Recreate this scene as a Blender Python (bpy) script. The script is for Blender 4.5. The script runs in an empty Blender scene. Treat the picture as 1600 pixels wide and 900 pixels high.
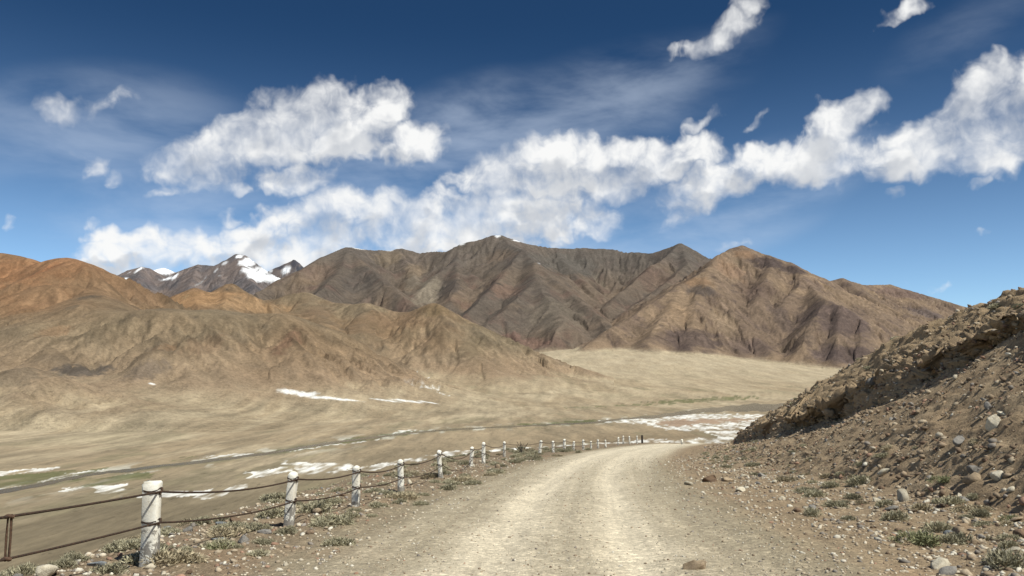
import bpy, math, random
import numpy as np
from mathutils import Vector

random.seed(7)
rng = np.random.default_rng(11)
sc = bpy.context.scene
COL = sc.collection

# ------------------------------------------------------------------ camera
F = 1250.0            # focal length in pixels of a 1600 px wide frame
EYE = 1.5             # eye height in metres above the road under the camera
PITCH = math.atan(135.0 / F)
SP, CP = math.sin(PITCH), math.cos(PITCH)
cam_d = bpy.data.cameras.new('camera')
cam_d.sensor_width = 36.0
cam_d.lens = 36.0 * F / 1600.0
cam_d.clip_start = 0.1
cam_d.clip_end = 60000.0
cam = bpy.data.objects.new('camera', cam_d)
COL.objects.link(cam)
cam.location = (0, 0, EYE)
cam.rotation_euler = (math.pi / 2 + PITCH, 0, 0)
sc.camera = cam

# ------------------------------------------------------------------ sun, exposure
SUN_EL = math.radians(55)
SUN_AZ = math.radians(131)      # clockwise from +Y (the view direction)
sun_dir = Vector((math.sin(SUN_AZ) * math.cos(SUN_EL), math.cos(SUN_AZ) * math.cos(SUN_EL), math.sin(SUN_EL)))
sun_d = bpy.data.lights.new('sun', 'SUN')
sun_d.energy = 4.6
sun_d.angle = math.radians(0.53)
sun_d.color = (1.0, 0.975, 0.875)
sun = bpy.data.objects.new('sun', sun_d)
sun.rotation_euler = sun_dir.to_track_quat('Z', 'Y').to_euler()
sun.location = (200, -150, 300)
COL.objects.link(sun)
vs = sc.view_settings
vs.view_transform = 'Standard'
vs.look = 'None'
vs.exposure = 0.25
vs.gamma = 1.0
vs.use_curve_mapping = False
sc.cycles.max_bounces = 3
sc.cycles.diffuse_bounces = 1
sc.cycles.glossy_bounces = 2
sc.cycles.use_denoising = True


# ------------------------------------------------------------------ pixel -> world helpers
def ray(px, py):
    u = (px - 800.0) / F
    v = (450.0 - py) / F
    fwd = CP - v * SP
    up = v * CP + SP
    return u / fwd, up / fwd          # x and z per metre of depth


def P(px, py, d):
    a, b = ray(px, py)
    return (a * d, d, EYE + b * d)


def azel(px, py):
    a, b = ray(px, py)
    return math.degrees(math.atan2(a, 1.0)), math.degrees(math.atan2(b, math.hypot(a, 1.0)))


# ------------------------------------------------------------------ node helpers
class NT:
    def __init__(self, tree):
        self.t = tree
        self.n = tree.nodes
        self.l = tree.links

    def new(self, typ, **kw):
        nd = self.n.new(typ)
        for k, v in kw.items():
            setattr(nd, k, v)
        return nd

    def put(self, sock, v):
        if isinstance(v, bpy.types.NodeSocket):
            self.l.new(v, sock)
        else:
            sock.default_value = v

    def math(self, op, a, b=None, c=None, clamp=False):
        nd = self.new('ShaderNodeMath', operation=op, use_clamp=clamp)
        self.put(nd.inputs[0], a)
        if b is not None:
            self.put(nd.inputs[1], b)
        if c is not None:
            self.put(nd.inputs[2], c)
        return nd.outputs[0]

    def ramp(self, v, a, b, c=0.0, d=1.0, smooth=True):
        nd = self.new('ShaderNodeMapRange', interpolation_type='SMOOTHSTEP' if smooth else 'LINEAR')
        for i, q in enumerate((v, a, b, c, d)):
            self.put(nd.inputs[i], q)
        return nd.outputs[0]

    def noise(self, vec, scale, detail=4, rough=0.55, dist=0.0, dims='3D', w=None):
        nd = self.new('ShaderNodeTexNoise', noise_dimensions=dims)
        if vec is not None:
            self.l.new(vec, nd.inputs['Vector'])
        if w is not None:
            nd.inputs['W'].default_value = w
        nd.inputs['Scale'].default_value = scale
        nd.inputs['Detail'].default_value = detail
        nd.inputs['Roughness'].default_value = rough
        nd.inputs['Distortion'].default_value = dist
        return nd.outputs['Fac']

    def mix(self, f, a, b, blend='MIX'):
        nd = self.new('ShaderNodeMix', data_type='RGBA', blend_type=blend)
        self.put(nd.inputs[0], f)
        self.put(nd.inputs[6], a)
        self.put(nd.inputs[7], b)
        return nd.outputs[2]

    def vmath(self, op, a, b=None):
        nd = self.new('ShaderNodeVectorMath', operation=op)
        self.put(nd.inputs[0], a)
        if b is not None:
            self.put(nd.inputs[1], b)
        return nd.outputs[1] if op in ('LENGTH', 'DOT_PRODUCT', 'DISTANCE') else nd.outputs[0]

    def scale(self, a, s):
        nd = self.new('ShaderNodeVectorMath', operation='SCALE')
        self.put(nd.inputs[0], a)
        self.put(nd.inputs[3], s)
        return nd.outputs[0]


def rgba(c):
    return (c[0], c[1], c[2], 1.0)


# ------------------------------------------------------------------ sky with clouds
# clouds: pixel centre, half-width, half-height, tilt (deg, counter-clockwise), weight
CLOUDS = [
    # big cloud upper left
    (335, 245, 85, 48, 20, 1.0), (420, 215, 95, 52, 14, 1.1), (520, 195, 105, 62, 6, 1.2), (585, 165, 58, 42, 0, 1.0),
    (640, 222, 62, 32, 14, .95), (300, 272, 42, 24, 10, .9), (405, 160, 32, 20, 30, .62), (280, 296, 32, 11, 15, .55),
    (460, 278, 66, 27, 4, .95), (370, 290, 30, 10, 0, .5),
    # low bank
    (240, 392, 110, 36, 6, .95), (180, 372, 55, 18, 0, .72), (440, 372, 110, 42, 14, 1.05), (545, 345, 120, 50, 6, 1.15),
    (655, 360, 120, 50, -2, 1.1), (330, 400, 110, 32, 0, .9), (480, 400, 160, 36, 0, .8), (205, 420, 85, 20, 0, .8),
    # centre
    (770, 280, 70, 38, 8, .95), (865, 262, 95, 52, 4, 1.15), (960, 265, 90, 45, 6, 1.1), (1060, 245, 70, 34, 10, 1.0),
    (830, 340, 110, 46, 2, .95), (720, 330, 80, 40, 0, .85), (900, 345, 80, 30, 0, .72), (760, 375, 130, 24, 0, .75),
    # diagonal towards the right
    (1120, 285, 95, 38, 20, 1.0), (1185, 258, 80, 34, 14, 1.0), (1080, 330, 60, 18, 32, .6), (1240, 245, 85, 32, 12, .95),
    # right
    (1300, 200, 48, 38, 20, 1.0), (1340, 172, 44, 30, 14, .95), (1300, 252, 110, 34, 2, .98), (1400, 242, 110, 42, 8, 1.05),
    (1480, 210, 85, 44, 22, 1.1), (1560, 165, 90, 70, 24, 1.2), (1590, 215, 125, 56, 12, 1.12), (1650, 120, 90, 70, 20, 1.1),
    (1500, 175, 55, 34, 30, .95),
    # top right
    (1148, 46, 42, 25, 12, .80), (1165, 14, 30, 20, 0, .72), (1100, 68, 36, 13, 10, .45), (1062, 82, 24, 8, 10, .36),
    (1410, 18, 40, 12, 8, .45), (1395, 26, 22, 7, 10, .36),
    # small puffs
    (100, 178, 36, 20, 10, .42), (165, 165, 52, 18, 14, .40), (148, 348, 22, 11, 0, .5), (366, 337, 14, 13, 20, .42),
    (170, 284, 16, 14, 40, .34), (138, 258, 16, 18, 60, .32), (1140, 382, 34, 9, 6, .48), (1532, 287, 18, 8, 10, .40),
    (1540, 363, 16, 7, 10, .38), (1450, 450, 26, 8, 0, .36), (20, 352, 14, 12, 0, .34), (1180, 190, 26, 9, 35, .34),
    (1400, 305, 12, 9, 40, .34), (1090, 195, 50, 9, 24, .34),
]
VEILS = [(720, 215, 170, 90, 20, .75), (880, 185, 300, 90, 14, .6), (1150, 310, 260, 70, 18, .75), (150, 200, 240, 100, 10, .55),
         (640, 300, 240, 90, 0, .6), (980, 150, 240, 50, 20, .55), (560, 260, 200, 80, 0, .6), (160, 290, 90, 60, 0, .5),
         (380, 360, 300, 80, 0, .65), (1120, 350, 180, 60, 10, .6), (820, 370, 280, 60, 0, .8), (1500, 60, 160, 60, 20, .3)]


def blob_values(c):
    az0, el0 = azel(c[0], c[1])
    az1, _ = azel(c[0] + c[2], c[1])
    _, el1 = azel(c[0], c[1] - c[3])
    return az0, el0, az1 - az0, el1 - el0, math.radians(c[4]), c[5]


def blob_field(nt, q, blobs):
    out = None
    for c in blobs:
        az0, el0, rx, ry, ang, wgt = blob_values(c)
        rx, ry = rx * 1.18, ry * 1.18
        r = nt.vmath('SUBTRACT', q, (az0, el0, 0))
        a = nt.vmath('DOT_PRODUCT', r, (math.cos(ang) / rx, math.sin(ang) / rx, 0))
        b = nt.vmath('DOT_PRODUCT', r, (-math.sin(ang) / ry, math.cos(ang) / ry, 0))
        l2 = nt.math('MULTIPLY_ADD', b, b, nt.math('MULTIPLY', a, a))
        val = nt.math('MULTIPLY_ADD', l2, -0.8 * wgt, 0.8 * wgt)
        out = val if out is None else nt.math('SMOOTH_MAX', out, val, 0.10)
    return out


def make_cloud_group(clouds, fine):
    g = bpy.data.node_groups.new('cloud_density', 'ShaderNodeTree')
    g.interface.new_socket('Vector', in_out='INPUT', socket_type='NodeSocketVector')
    g.interface.new_socket('Density', in_out='OUTPUT', socket_type='NodeSocketFloat')
    nt = NT(g)
    gi = nt.new('NodeGroupInput')
    go = nt.new('NodeGroupOutput')
    q = gi.outputs[0]
    # warp the outline
    w1 = nt.new('ShaderNodeTexNoise', noise_dimensions='2D')
    nt.l.new(q, w1.inputs['Vector'])
    w1.inputs['Scale'].default_value = 0.42
    w1.inputs['Detail'].default_value = 3
    w1.inputs['Roughness'].default_value = 0.5
    off = nt.vmath('SUBTRACT', w1.outputs['Color'], (0.5, 0.5, 0.5))
    qw = nt.vmath('ADD', q, nt.scale(off, 2.3))
    fld = blob_field(nt, qw, clouds)
    # clouds continue over the rest of the sky, where no single one was drawn
    sep = nt.new('ShaderNodeSeparateXYZ')
    nt.l.new(q, sep.inputs[0])
    away_a = nt.ramp(nt.math('ABSOLUTE', sep.outputs[0]), 36, 46)
    away_e = nt.ramp(sep.outputs[1], 27, 34)
    away = nt.math('MAXIMUM', away_a, away_e)
    big = nt.noise(q, 0.055, 3, 0.5, dims='2D')
    other = nt.math('MULTIPLY', nt.math('SUBTRACT', nt.math('MULTIPLY', big, 5.5), 3.1), away)
    fld = nt.math('MAXIMUM', fld, nt.math('SUBTRACT', other, nt.math('MULTIPLY', nt.math('SUBTRACT', 1.0, away), 3.0)))
    fld = nt.math('MINIMUM', fld, 0.56)
    n1 = nt.noise(q, 0.34, 8 if fine else 3, 0.50, 0.12, dims='2D')
    vor = nt.new('ShaderNodeTexVoronoi', voronoi_dimensions='2D', feature='SMOOTH_F1' if fine else 'F1')
    nt.l.new(qw, vor.inputs['Vector'])
    vor.inputs['Scale'].default_value = 0.9
    vor.inputs['Detail'].default_value = 2.0 if fine else 0.0
    vor.inputs['Roughness'].default_value = 0.55
    if fine:
        vor.inputs['Smoothness'].default_value = 0.35
    bill = nt.math('SUBTRACT', 0.95, vor.outputs['Distance'])
    s = nt.math('MULTIPLY_ADD', nt.math('SUBTRACT', n1, 0.47), 1.15, fld)
    s = nt.math('MULTIPLY_ADD', nt.math('SUBTRACT', bill, 0.36), 0.22, s)
    soft = nt.ramp(nt.noise(q, 0.16, 2, 0.5, dims='2D'), 0.35, 0.65, 0.62, 1.15)
    nt.l.new(nt.ramp(s, 0.0, soft), go.inputs[0])
    return g


world = bpy.data.worlds.new('World')
sc.world = world
world.use_nodes = True
world.cycles.sampling_method = 'MANUAL'
world.cycles.sample_map_resolution = 512
wt = NT(world.node_tree)
wt.n.clear()
sky = wt.new('ShaderNodeTexSky', sky_type='NISHITA')
sky.sun_disc = False
sky.sun_elevation = SUN_EL
sky.sun_rotation = SUN_AZ
sky.altitude = 4000
sky.air_density = 1.0
sky.dust_density = 0.35
sky.ozone_density = 2.2
SKY_STRENGTH = 0.075
tc = wt.new('ShaderNodeTexCoord')
sx = wt.new('ShaderNodeSeparateXYZ')
wt.l.new(tc.outputs['Generated'], sx.inputs[0])
az = wt.math('MULTIPLY', wt.math('ARCTAN2', sx.outputs[0], sx.outputs[1]), 180 / math.pi)
el = wt.math('MULTIPLY', wt.math('ARCSINE', sx.outputs[2]), 180 / math.pi)
cq = wt.new('ShaderNodeCombineXYZ')
wt.l.new(az, cq.inputs[0])
wt.l.new(el, cq.inputs[1])
grp = make_cloud_group(CLOUDS, True)
grp_sun = make_cloud_group([c for c in CLOUDS if c[2] * c[3] > 1800], False)
ga = wt.new('ShaderNodeGroup', node_tree=grp)
wt.l.new(cq.outputs[0], ga.inputs[0])
gb = wt.new('ShaderNodeGroup', node_tree=grp_sun)
wt.l.new(wt.vmath('ADD', cq.outputs[0], (0.9, 1.7, 0)), gb.inputs[0])
dens, dens_sun = ga.outputs[0], gb.outputs[0]
# thin veils of high cloud
wv = wt.new('ShaderNodeTexNoise', noise_dimensions='2D')
wmap = wt.new('ShaderNodeMapping')
wt.l.new(cq.outputs[0], wmap.inputs['Vector'])
wmap.inputs['Rotation'].default_value = (0, 0, math.radians(-28))
wmap.inputs['Scale'].default_value = (0.10, 0.30, 1)
wt.l.new(wmap.outputs[0], wv.inputs['Vector'])
wv.inputs['Scale'].default_value = 1.0
wv.inputs['Detail'].default_value = 5
wv.inputs['Roughness'].default_value = 0.55
wv.inputs['Distortion'].default_value = 0.15
veil = blob_field(wt, cq.outputs[0], VEILS)
veil = wt.math('MULTIPLY', wt.ramp(veil, 0.0, 0.6), wt.ramp(wv.outputs['Fac'], 0.25, 0.80))
veil = wt.math('MULTIPLY', veil, 0.40)
lit = wt.math('SUBTRACT', 1.0, wt.math('MULTIPLY', dens_sun, 0.55))
lit = wt.math('ADD', lit, wt.math('MULTIPLY', wt.noise(cq.outputs[0], 0.42, 5, 0.5, dims='2D'), 0.34))
lit = wt.ramp(lit, 0.46, 0.94)
ccol = wt.mix(lit, (0.46, 0.485, 0.525, 1), (0.82, 0.82, 0.81, 1))
base = wt.mix(1.0, sky.outputs[0], (SKY_STRENGTH,) * 3 + (1,), 'MULTIPLY')
# thin mountain air: deep blue aloft, paler towards the horizon, the same all the way round
air = wt.mix(wt.ramp(el, 3.0, 25.0), (1.42, 1.58, 1.55, 1), (0.26, 0.49, 0.64, 1))
base = wt.mix(1.0, base, air, 'MULTIPLY')
c1 = wt.mix(veil, base, (0.58, 0.66, 0.78, 1))
c2 = wt.mix(wt.math('MULTIPLY', dens, 0.97), c1, ccol)
bg = wt.new('ShaderNodeBackground')
wt.l.new(c2, bg.inputs[0])
bg.inputs[1].default_value = 1.0
wo = wt.new('ShaderNodeOutputWorld')
wt.l.new(bg.outputs[0], wo.inputs[0])


# ------------------------------------------------------------------ numpy noise
def hsh(ix, iy, seed):
    ix = ix.astype(np.int64).astype(np.uint32)
    iy = iy.astype(np.int64).astype(np.uint32)
    with np.errstate(over='ignore'):
        h = ix * np.uint32(374761393) + iy * np.uint32(668265263) + np.uint32((seed * 2246822519) & 0xffffffff)
        h = (h ^ (h >> np.uint32(13))) * np.uint32(1274126177)
        h = (h ^ (h >> np.uint32(15))) * np.uint32(2654435761)
        h = h ^ (h >> np.uint32(16))
    return h.astype(np.float64) / 4294967296.0


def noise2(x, y, seed=0):
    ix, iy = np.floor(x), np.floor(y)
    fx, fy = x - ix, y - iy
    u = fx * fx * fx * (fx * (fx * 6 - 15) + 10)
    v = fy * fy * fy * (fy * (fy * 6 - 15) + 10)

    def g(i, j):
        a = hsh(ix + i, iy + j, seed) * (2 * math.pi)
        return np.cos(a) * (fx - i) + np.sin(a) * (fy - j)
    a = g(0, 0) * (1 - u) + g(1, 0) * u
    b = g(0, 1) * (1 - u) + g(1, 1) * u
    return (a * (1 - v) + b * v) * 1.41


def fbm(x, y, oct=4, seed=0, gain=0.5, lac=2.03):
    s = 0
    a = 1.0
    t = 0
    for o in range(oct):
        s = s + a * noise2(x, y, seed + o * 17)
        t += a
        a *= gain
        x, y = x * lac + 3.7, y * lac - 1.9
    return s / t


def ridged(x, y, oct=4, seed=0, gain=0.5):
    s = 0
    a = 1.0
    t = 0
    for o in range(oct):
        s = s + a * (1 - 2 * np.abs(noise2(x, y, seed + o * 31)))
        t += a
        a *= gain
        x, y = x * 2.1 + 5.1, y * 2.1 + 2.3
    return s / t


def worley(x, y, seed):
    ix, iy = np.floor(x), np.floor(y)
    best = np.full(x.shape, 9.0)
    cid = np.zeros(x.shape)
    for i in (-1, 0, 1):
        for j in (-1, 0, 1):
            px, py = ix + i + hsh(ix + i, iy + j, seed), iy + j + hsh(ix + i, iy + j, seed + 7)
            d = np.hypot(x - px, y - py)
            b = d < best
            best = np.where(b, d, best)
            cid = np.where(b, hsh(ix + i, iy + j, seed + 13), cid)
    return best, cid


def sstep(a, b, v):
    t = np.clip((v - a) / (b - a), 0, 1)
    return t * t * (3 - 2 * t)


def erode(x, y, h, gx, gy, mask, lam, amp, octs, seed, gain=0.52):
    """carve gullies that run down the slope"""
    f = 1.0 / lam
    acc = np.zeros_like(h)
    a0 = amp
    for o in range(octs):
        m = np.sqrt(gx * gx + gy * gy) + 1e-6
        s = np.clip(m / 0.35, 0, 1) * mask
        dx, dy = -gy / m, gx / m
        px, py = x * f, y * f
        ix, iy = np.floor(px), np.floor(py)
        fx, fy = px - ix, py - iy
        c = np.zeros_like(h)
        sn = np.zeros_like(h)
        ws = np.zeros_like(h)
        for i in (-1, 0, 1):
            for j in (-1, 0, 1):
                ox = fx - i - (0.1 + 0.8 * hsh(ix + i, iy + j, seed + o))
                oy = fy - j - (0.1 + 0.8 * hsh(ix + i, iy + j, seed + o + 91))
                w = np.exp(-3.0 * (ox * ox + oy * oy))
                ph = (ox * dx + oy * dy) * (2 * math.pi)
                c += w * np.cos(ph)
                sn += w * np.sin(ph)
                ws += w
        c /= ws
        sn /= ws
        h = h + amp * s * 0.5 * (c - 0.6)
        gx = gx - amp * s * math.pi * f * sn * dx
        gy = gy - amp * s * math.pi * f * sn * dy
        acc += c * s * (amp / a0) ** 0.5
        f *= 1.95
        amp *= gain
    return h, acc


def tents(x, y, ridges, sm=15.0):
    h = np.full(x.shape, -1e6)
    gx = np.zeros(x.shape)
    gy = np.zeros(x.shape)
    dist = np.full(x.shape, 1e6)
    best = np.full(x.shape, -1e6)
    second = np.full(x.shape, -1e6)
    for pts, k, r in ridges:
        hr = np.full(x.shape, -1e6)
        rx = np.zeros(x.shape)
        ry = np.zeros(x.shape)
        rd = np.full(x.shape, 1e6)
        for (x0, y0, z0), (x1, y1, z1) in zip(pts[:-1], pts[1:]):
            ex, ey = x1 - x0, y1 - y0
            t = np.clip(((x - x0) * ex + (y - y0) * ey) / (ex * ex + ey * ey + 1e-9), 0, 1)
            dx, dy = x - (x0 + t * ex), y - (y0 + t * ey)
            d = np.sqrt(dx * dx + dy * dy)
            ds = np.sqrt(d * d + r * r)
            z = z0 + t * (z1 - z0) - k * (ds - r)
            b = z > hr
            hr = np.where(b, z, hr)
            rx = np.where(b, -k * dx / ds, rx)
            ry = np.where(b, -k * dy / ds, ry)
            rd = np.where(b, d, rd)
        b = hr > best
        second = np.maximum(second, np.minimum(best, hr))
        best = np.maximum(best, hr)
        bl = np.maximum(sm - np.abs(hr - h), 0) / sm
        h = np.maximum(h, hr) + bl * bl * sm * 0.25
        gx = np.where(b, rx, gx)
        gy = np.where(b, ry, gy)
        dist = np.where(b, rd, dist)
    return h, gx, gy, dist, best - second


# ------------------------------------------------------------------ mesh helpers
def build_mesh(name, verts, faces4=None, faces3=None, attrs=None, smooth=True, mats=()):
    me = bpy.data.meshes.new(name)
    verts = np.asarray(verts, dtype=np.float32)
    me.vertices.add(len(verts))
    me.vertices.foreach_set('co', verts.ravel())
    loops = []
    starts = []
    n = 0
    if faces4 is not None and len(faces4):
        f = np.asarray(faces4, dtype=np.int32)
        loops.append(f.ravel())
        starts.append(np.arange(len(f), dtype=np.int32) * 4 + n)
        n += f.size
    if faces3 is not None and len(faces3):
        f = np.asarray(faces3, dtype=np.int32)
        loops.append(f.ravel())
        starts.append(np.arange(len(f), dtype=np.int32) * 3 + n)
        n += f.size
    loops = np.concatenate(loops)
    starts = np.concatenate(starts)
    me.loops.add(len(loops))
    me.loops.foreach_set('vertex_index', loops)
    me.polygons.add(len(starts))
    me.polygons.foreach_set('loop_start', starts)
    me.update(calc_edges=True)
    if smooth:
        me.polygons.foreach_set('use_smooth', np.ones(len(starts), dtype=bool))
    for k, v in (attrs or {}).items():
        v = np.asarray(v, dtype=np.float32)
        if v.ndim == 2:
            if v.shape[1] == 3:
                v = np.concatenate([v, np.ones((len(v), 1), np.float32)], 1)
            a = me.attributes.new(k, 'FLOAT_COLOR', 'POINT')
            a.data.foreach_set('color', v.ravel())
        else:
            a = me.attributes.new(k, 'FLOAT', 'POINT')
            a.data.foreach_set('value', v)
    for m in mats:
        me.materials.append(m)
    me.validate()
    return me


def grid_faces(nr, nc, wrap=False):
    r = np.arange(nr - 1)[:, None]
    c = np.arange(nc if wrap else nc - 1)[None, :]
    c2 = (c + 1) % nc
    a = r * nc + c
    b = r * nc + c2
    d = (r + 1) * nc + c
    e = (r + 1) * nc + c2
    return np.stack([a, b, e, d], -1).reshape(-1, 4)


def compact(verts, faces, attrs):
    used = np.zeros(len(verts), bool)
    used[faces.ravel()] = True
    idx = np.cumsum(used) - 1
    return verts[used], idx[faces], {k: v[used] for k, v in attrs.items()}


def link(name, me, parent=None):
    o = bpy.data.objects.new(name, me)
    COL.objects.link(o)
    if parent:
        o.parent = parent
    return o


def struct(name, me, label, kind='structure'):
    o = link(name, me)
    o['kind'] = kind
    o['label'] = label
    o['category'] = name.replace('_', ' ')
    return o


def tag(o, label, cat, group=None):
    o['label'] = label
    o['category'] = cat
    if group:
        o['group'] = group
    return o


# ------------------------------------------------------------------ materials
def principled(name, rough=0.9):
    m = bpy.data.materials.new(name)
    m.use_nodes = True
    nt = NT(m.node_tree)
    b = nt.n['Principled BSDF']
    b.inputs['Roughness'].default_value = rough
    b.inputs['Specular IOR Level'].default_value = 0.2
    return m, nt, b


def pos_vec(nt):
    g = nt.new('ShaderNodeNewGeometry')
    return g.outputs['Position']


def bump(nt, b, h, strength, dist):
    bp = nt.new('ShaderNodeBump')
    bp.inputs['Strength'].default_value = strength
    bp.inputs['Distance'].default_value = dist
    nt.l.new(h, bp.inputs['Height'])
    nt.l.new(bp.outputs[0], b.inputs['Normal'])


def attr(nt, name):
    a = nt.new('ShaderNodeAttribute')
    a.attribute_name = name
    return a


def terrain_material(name, s1, s2, bump_d, var=0.35, strength=0.6, wash=1.0):
    """albedo from the mesh's rock map, plus procedural mottling and relief"""
    m, nt, b = principled(name, 0.95)
    p = pos_vec(nt)
    if wash != 1.0:
        p = nt.vmath('MULTIPLY', p, (1.0, wash, 1.0))     # washes run down to the river
    col = attr(nt, 'rock').outputs['Color']
    n1 = nt.noise(p, s1, 5, 0.62)
    n2 = nt.noise(p, s2, 5, 0.68)
    n3 = nt.noise(p, s2 * 2.6, 4, 0.7)
    v = nt.math('ADD', nt.math('MULTIPLY', n1, 0.34), nt.math('MULTIPLY', n2, 0.30))
    v = nt.math('ADD', v, nt.math('MULTIPLY', n3, 0.36))
    f = nt.ramp(v, 0.36, 0.64, 1 - var, 1 + var, smooth=False)
    spk = nt.noise(p, s2 * 1.7, 5, 0.78)
    f = nt.math('MULTIPLY', f, nt.ramp(spk, 0.58, 0.66, 1.0, 1.0 - 0.95 * var))
    cc = nt.new('ShaderNodeCombineColor')
    for i in range(3):
        nt.l.new(f, cc.inputs[i])
    nt.l.new(nt.mix(1.0, col, cc.outputs[0], 'MULTIPLY'), b.inputs['Base Color'])
    bump(nt, b, v, strength, bump_d)
    return m


# ------------------------------------------------------------------ the road's line and the ground near it
VALLEY = EYE - 40.0


def xc(y):
    yy = np.clip(y, -60, 140)
    return 0.0016 * np.maximum(yy, 0) ** 2 + 0.0415 * yy + np.maximum(y - 140, 0) * 0.5


def zc(y):
    z = -0.07 * np.minimum(y, 100.0)
    t = np.maximum(y - 100.0, 0)
    return z - np.where(t < 30, 0.07 * t + 0.12 * t * t / 60.0, 0.07 * t + 0.12 * (t - 15))


def edge_o(y):
    return -5.35 - 0.085 * np.clip(y - 10, -4, 47)


def ground_base(x, y):
    o = x - xc(y)
    z = zc(y)
    t = np.maximum(edge_o(y) - o, 0)
    drop = np.where(t < 2.0, 0.155 * t * t, 0.62 + 0.62 * (t - 2.0))
    z = z - drop
    rub = np.maximum(o - 4.3, 0)
    z = z + np.where(rub < 4, 0.022 * rub * rub, 0.352 + 0.176 * (rub - 4)) * sstep(110, 70, y)
    return z, o


def ground_h(x, y):
    z, o = ground_base(x, y)
    on_road = sstep(4.0, 2.6, np.abs(o - 0.2))
    off = 1 - on_road
    lod = np.exp(-(np.hypot(x, y) / 16.0) ** 2)
    mid = np.exp(-(np.hypot(x, y) / 45.0) ** 2)
    z = z + off * (0.12 * fbm(x * 0.5, y * 0.5, 2, 3) + 0.05 * mid * fbm(x * 2.0, y * 2.0, 2, 8))
    z = z + 0.016 * mid * fbm(x * 0.9, y * 0.9, 2, 5)
    z = z - on_road * 0.035 * (np.exp(-((o + 0.80) / 0.33) ** 2) + np.exp(-((o - 0.95) / 0.36) ** 2))
    z = z + 0.05 * np.exp(-((o - 2.9) / 0.5) ** 2) * (1 + 0.6 * noise2(x * 0.7, y * 0.7, 77))
    z = z + 0.008 * lod * fbm(x * 9, y * 9, 2, 21)
    return z, o


def gz(x, y):
    z, _ = ground_h(np.array([float(x)]), np.array([float(y)]))
    return float(z[0])


def ground_albedo(x, y, o):
    n = fbm(x * 0.35, y * 0.35, 4, 41)
    n2 = fbm(x * 1.3, y * 0.8, 2, 47) * np.exp(-(np.hypot(x, y) / 60.0) ** 2)
    dirt = np.array([0.205, 0.156, 0.103])
    gravel = np.array([0.270, 0.226, 0.155])
    dust = np.array([0.555, 0.485, 0.365])
    rubble = np.array([0.240, 0.180, 0.116])
    red = np.array([0.23, 0.16, 0.10])
    w = 0.12 * n2
    tr = np.exp(-((o + 0.85 + w) / 0.50) ** 2) + np.exp(-((o - 0.95 - w) / 0.40) ** 2)
    tr = tr + 0.35 * np.exp(-((o + 2.35 + w) / 0.4) ** 2) + 0.22 * np.exp(-((o - 2.4 - w) / 0.4) ** 2)
    far = sstep(18, 60, y)
    bed = sstep(2.45 + 1.6 * far, 1.2 + .6 * far, np.abs(o - 0.10 - 0.5 * far))
    f = np.clip(np.clip(tr, 0, 1) * (0.66 + 0.35 * n2) + bed * (0.46 + 0.36 * far + 0.2 * n), 0, 1)
    side = sstep(2.5, 4.2, np.abs(o) + 0.8 * n2)
    c = gravel[None] * (1 - side[:, None]) + np.where((o > 0)[:, None], rubble[None], dirt[None]) * side[:, None]
    rr = sstep(0.15, 0.55, n + 0.3 * n2)[:, None] * (0.6 * side + 0.15)[:, None]
    c = c * (1 - rr) + red[None] * rr
    c = c * (1 - f[:, None]) + dust[None] * f[:, None]
    return c * (1 + 0.16 * n2)[:, None]


def gravel_material(name):
    m, nt, b = principled(name, 0.95)
    p = pos_vec(nt)
    col = attr(nt, 'rock').outputs['Color']
    v1 = nt.new('ShaderNodeTexVoronoi', feature='F1')
    nt.l.new(p, v1.inputs['Vector'])
    v1.inputs['Scale'].default_value = 38
    v2 = nt.new('ShaderNodeTexVoronoi', feature='F1')
    nt.l.new(p, v2.inputs['Vector'])
    v2.inputs['Scale'].default_value = 15
    r1 = nt.new('ShaderNodeSeparateColor')
    nt.l.new(v1.outputs['Color'], r1.inputs[0])
    r2 = nt.new('ShaderNodeSeparateColor')
    nt.l.new(v2.outputs['Color'], r2.inputs[0])
    fine = nt.noise(p, 5, 8, 0.7)
    grain = nt.ramp(r1.outputs[0], 0.0, 1.0, 0.75, 1.25, smooth=False)
    stone = nt.ramp(r2.outputs[0], 0.78, 0.97, 1.0, 1.38)
    fm = nt.ramp(fine, 0.3, 0.7, 0.80, 1.2, smooth=False)
    spp = nt.new('ShaderNodeSeparateXYZ')
    nt.l.new(p, spp.inputs[0])
    cv = nt.new('ShaderNodeCombineXYZ')
    nt.l.new(nt.math('MULTIPLY', attr(nt, 'across').outputs['Fac'], 4.5), cv.inputs[0])
    nt.l.new(nt.math('MULTIPLY', spp.outputs[1], 0.13), cv.inputs[1])
    tracks = nt.noise(cv.outputs[0], 1.0, 5, 0.6, 0.3, dims='2D')
    fm = nt.math('MULTIPLY', fm, nt.ramp(tracks, 0.32, 0.68, 0.90, 1.1, smooth=False))
    f = nt.math('MULTIPLY', nt.math('MULTIPLY', grain, stone), fm)
    cc = nt.new('ShaderNodeCombineColor')
    for i in range(3):
        nt.l.new(f, cc.inputs[i])
    nt.l.new(nt.mix(1.0, col, cc.outputs[0], 'MULTIPLY'), b.inputs['Base Color'])
    hh = nt.math('ADD', nt.math('MULTIPLY', nt.math('SUBTRACT', 0.7, v1.outputs['Distance']), 0.5),
                 nt.math('MULTIPLY', nt.math('SUBTRACT', 0.7, v2.outputs['Distance']), 0.6))
    hh = nt.math('ADD', hh, fine)
    bump(nt, b, hh, 0.62, 0.04)
    return m


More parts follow.
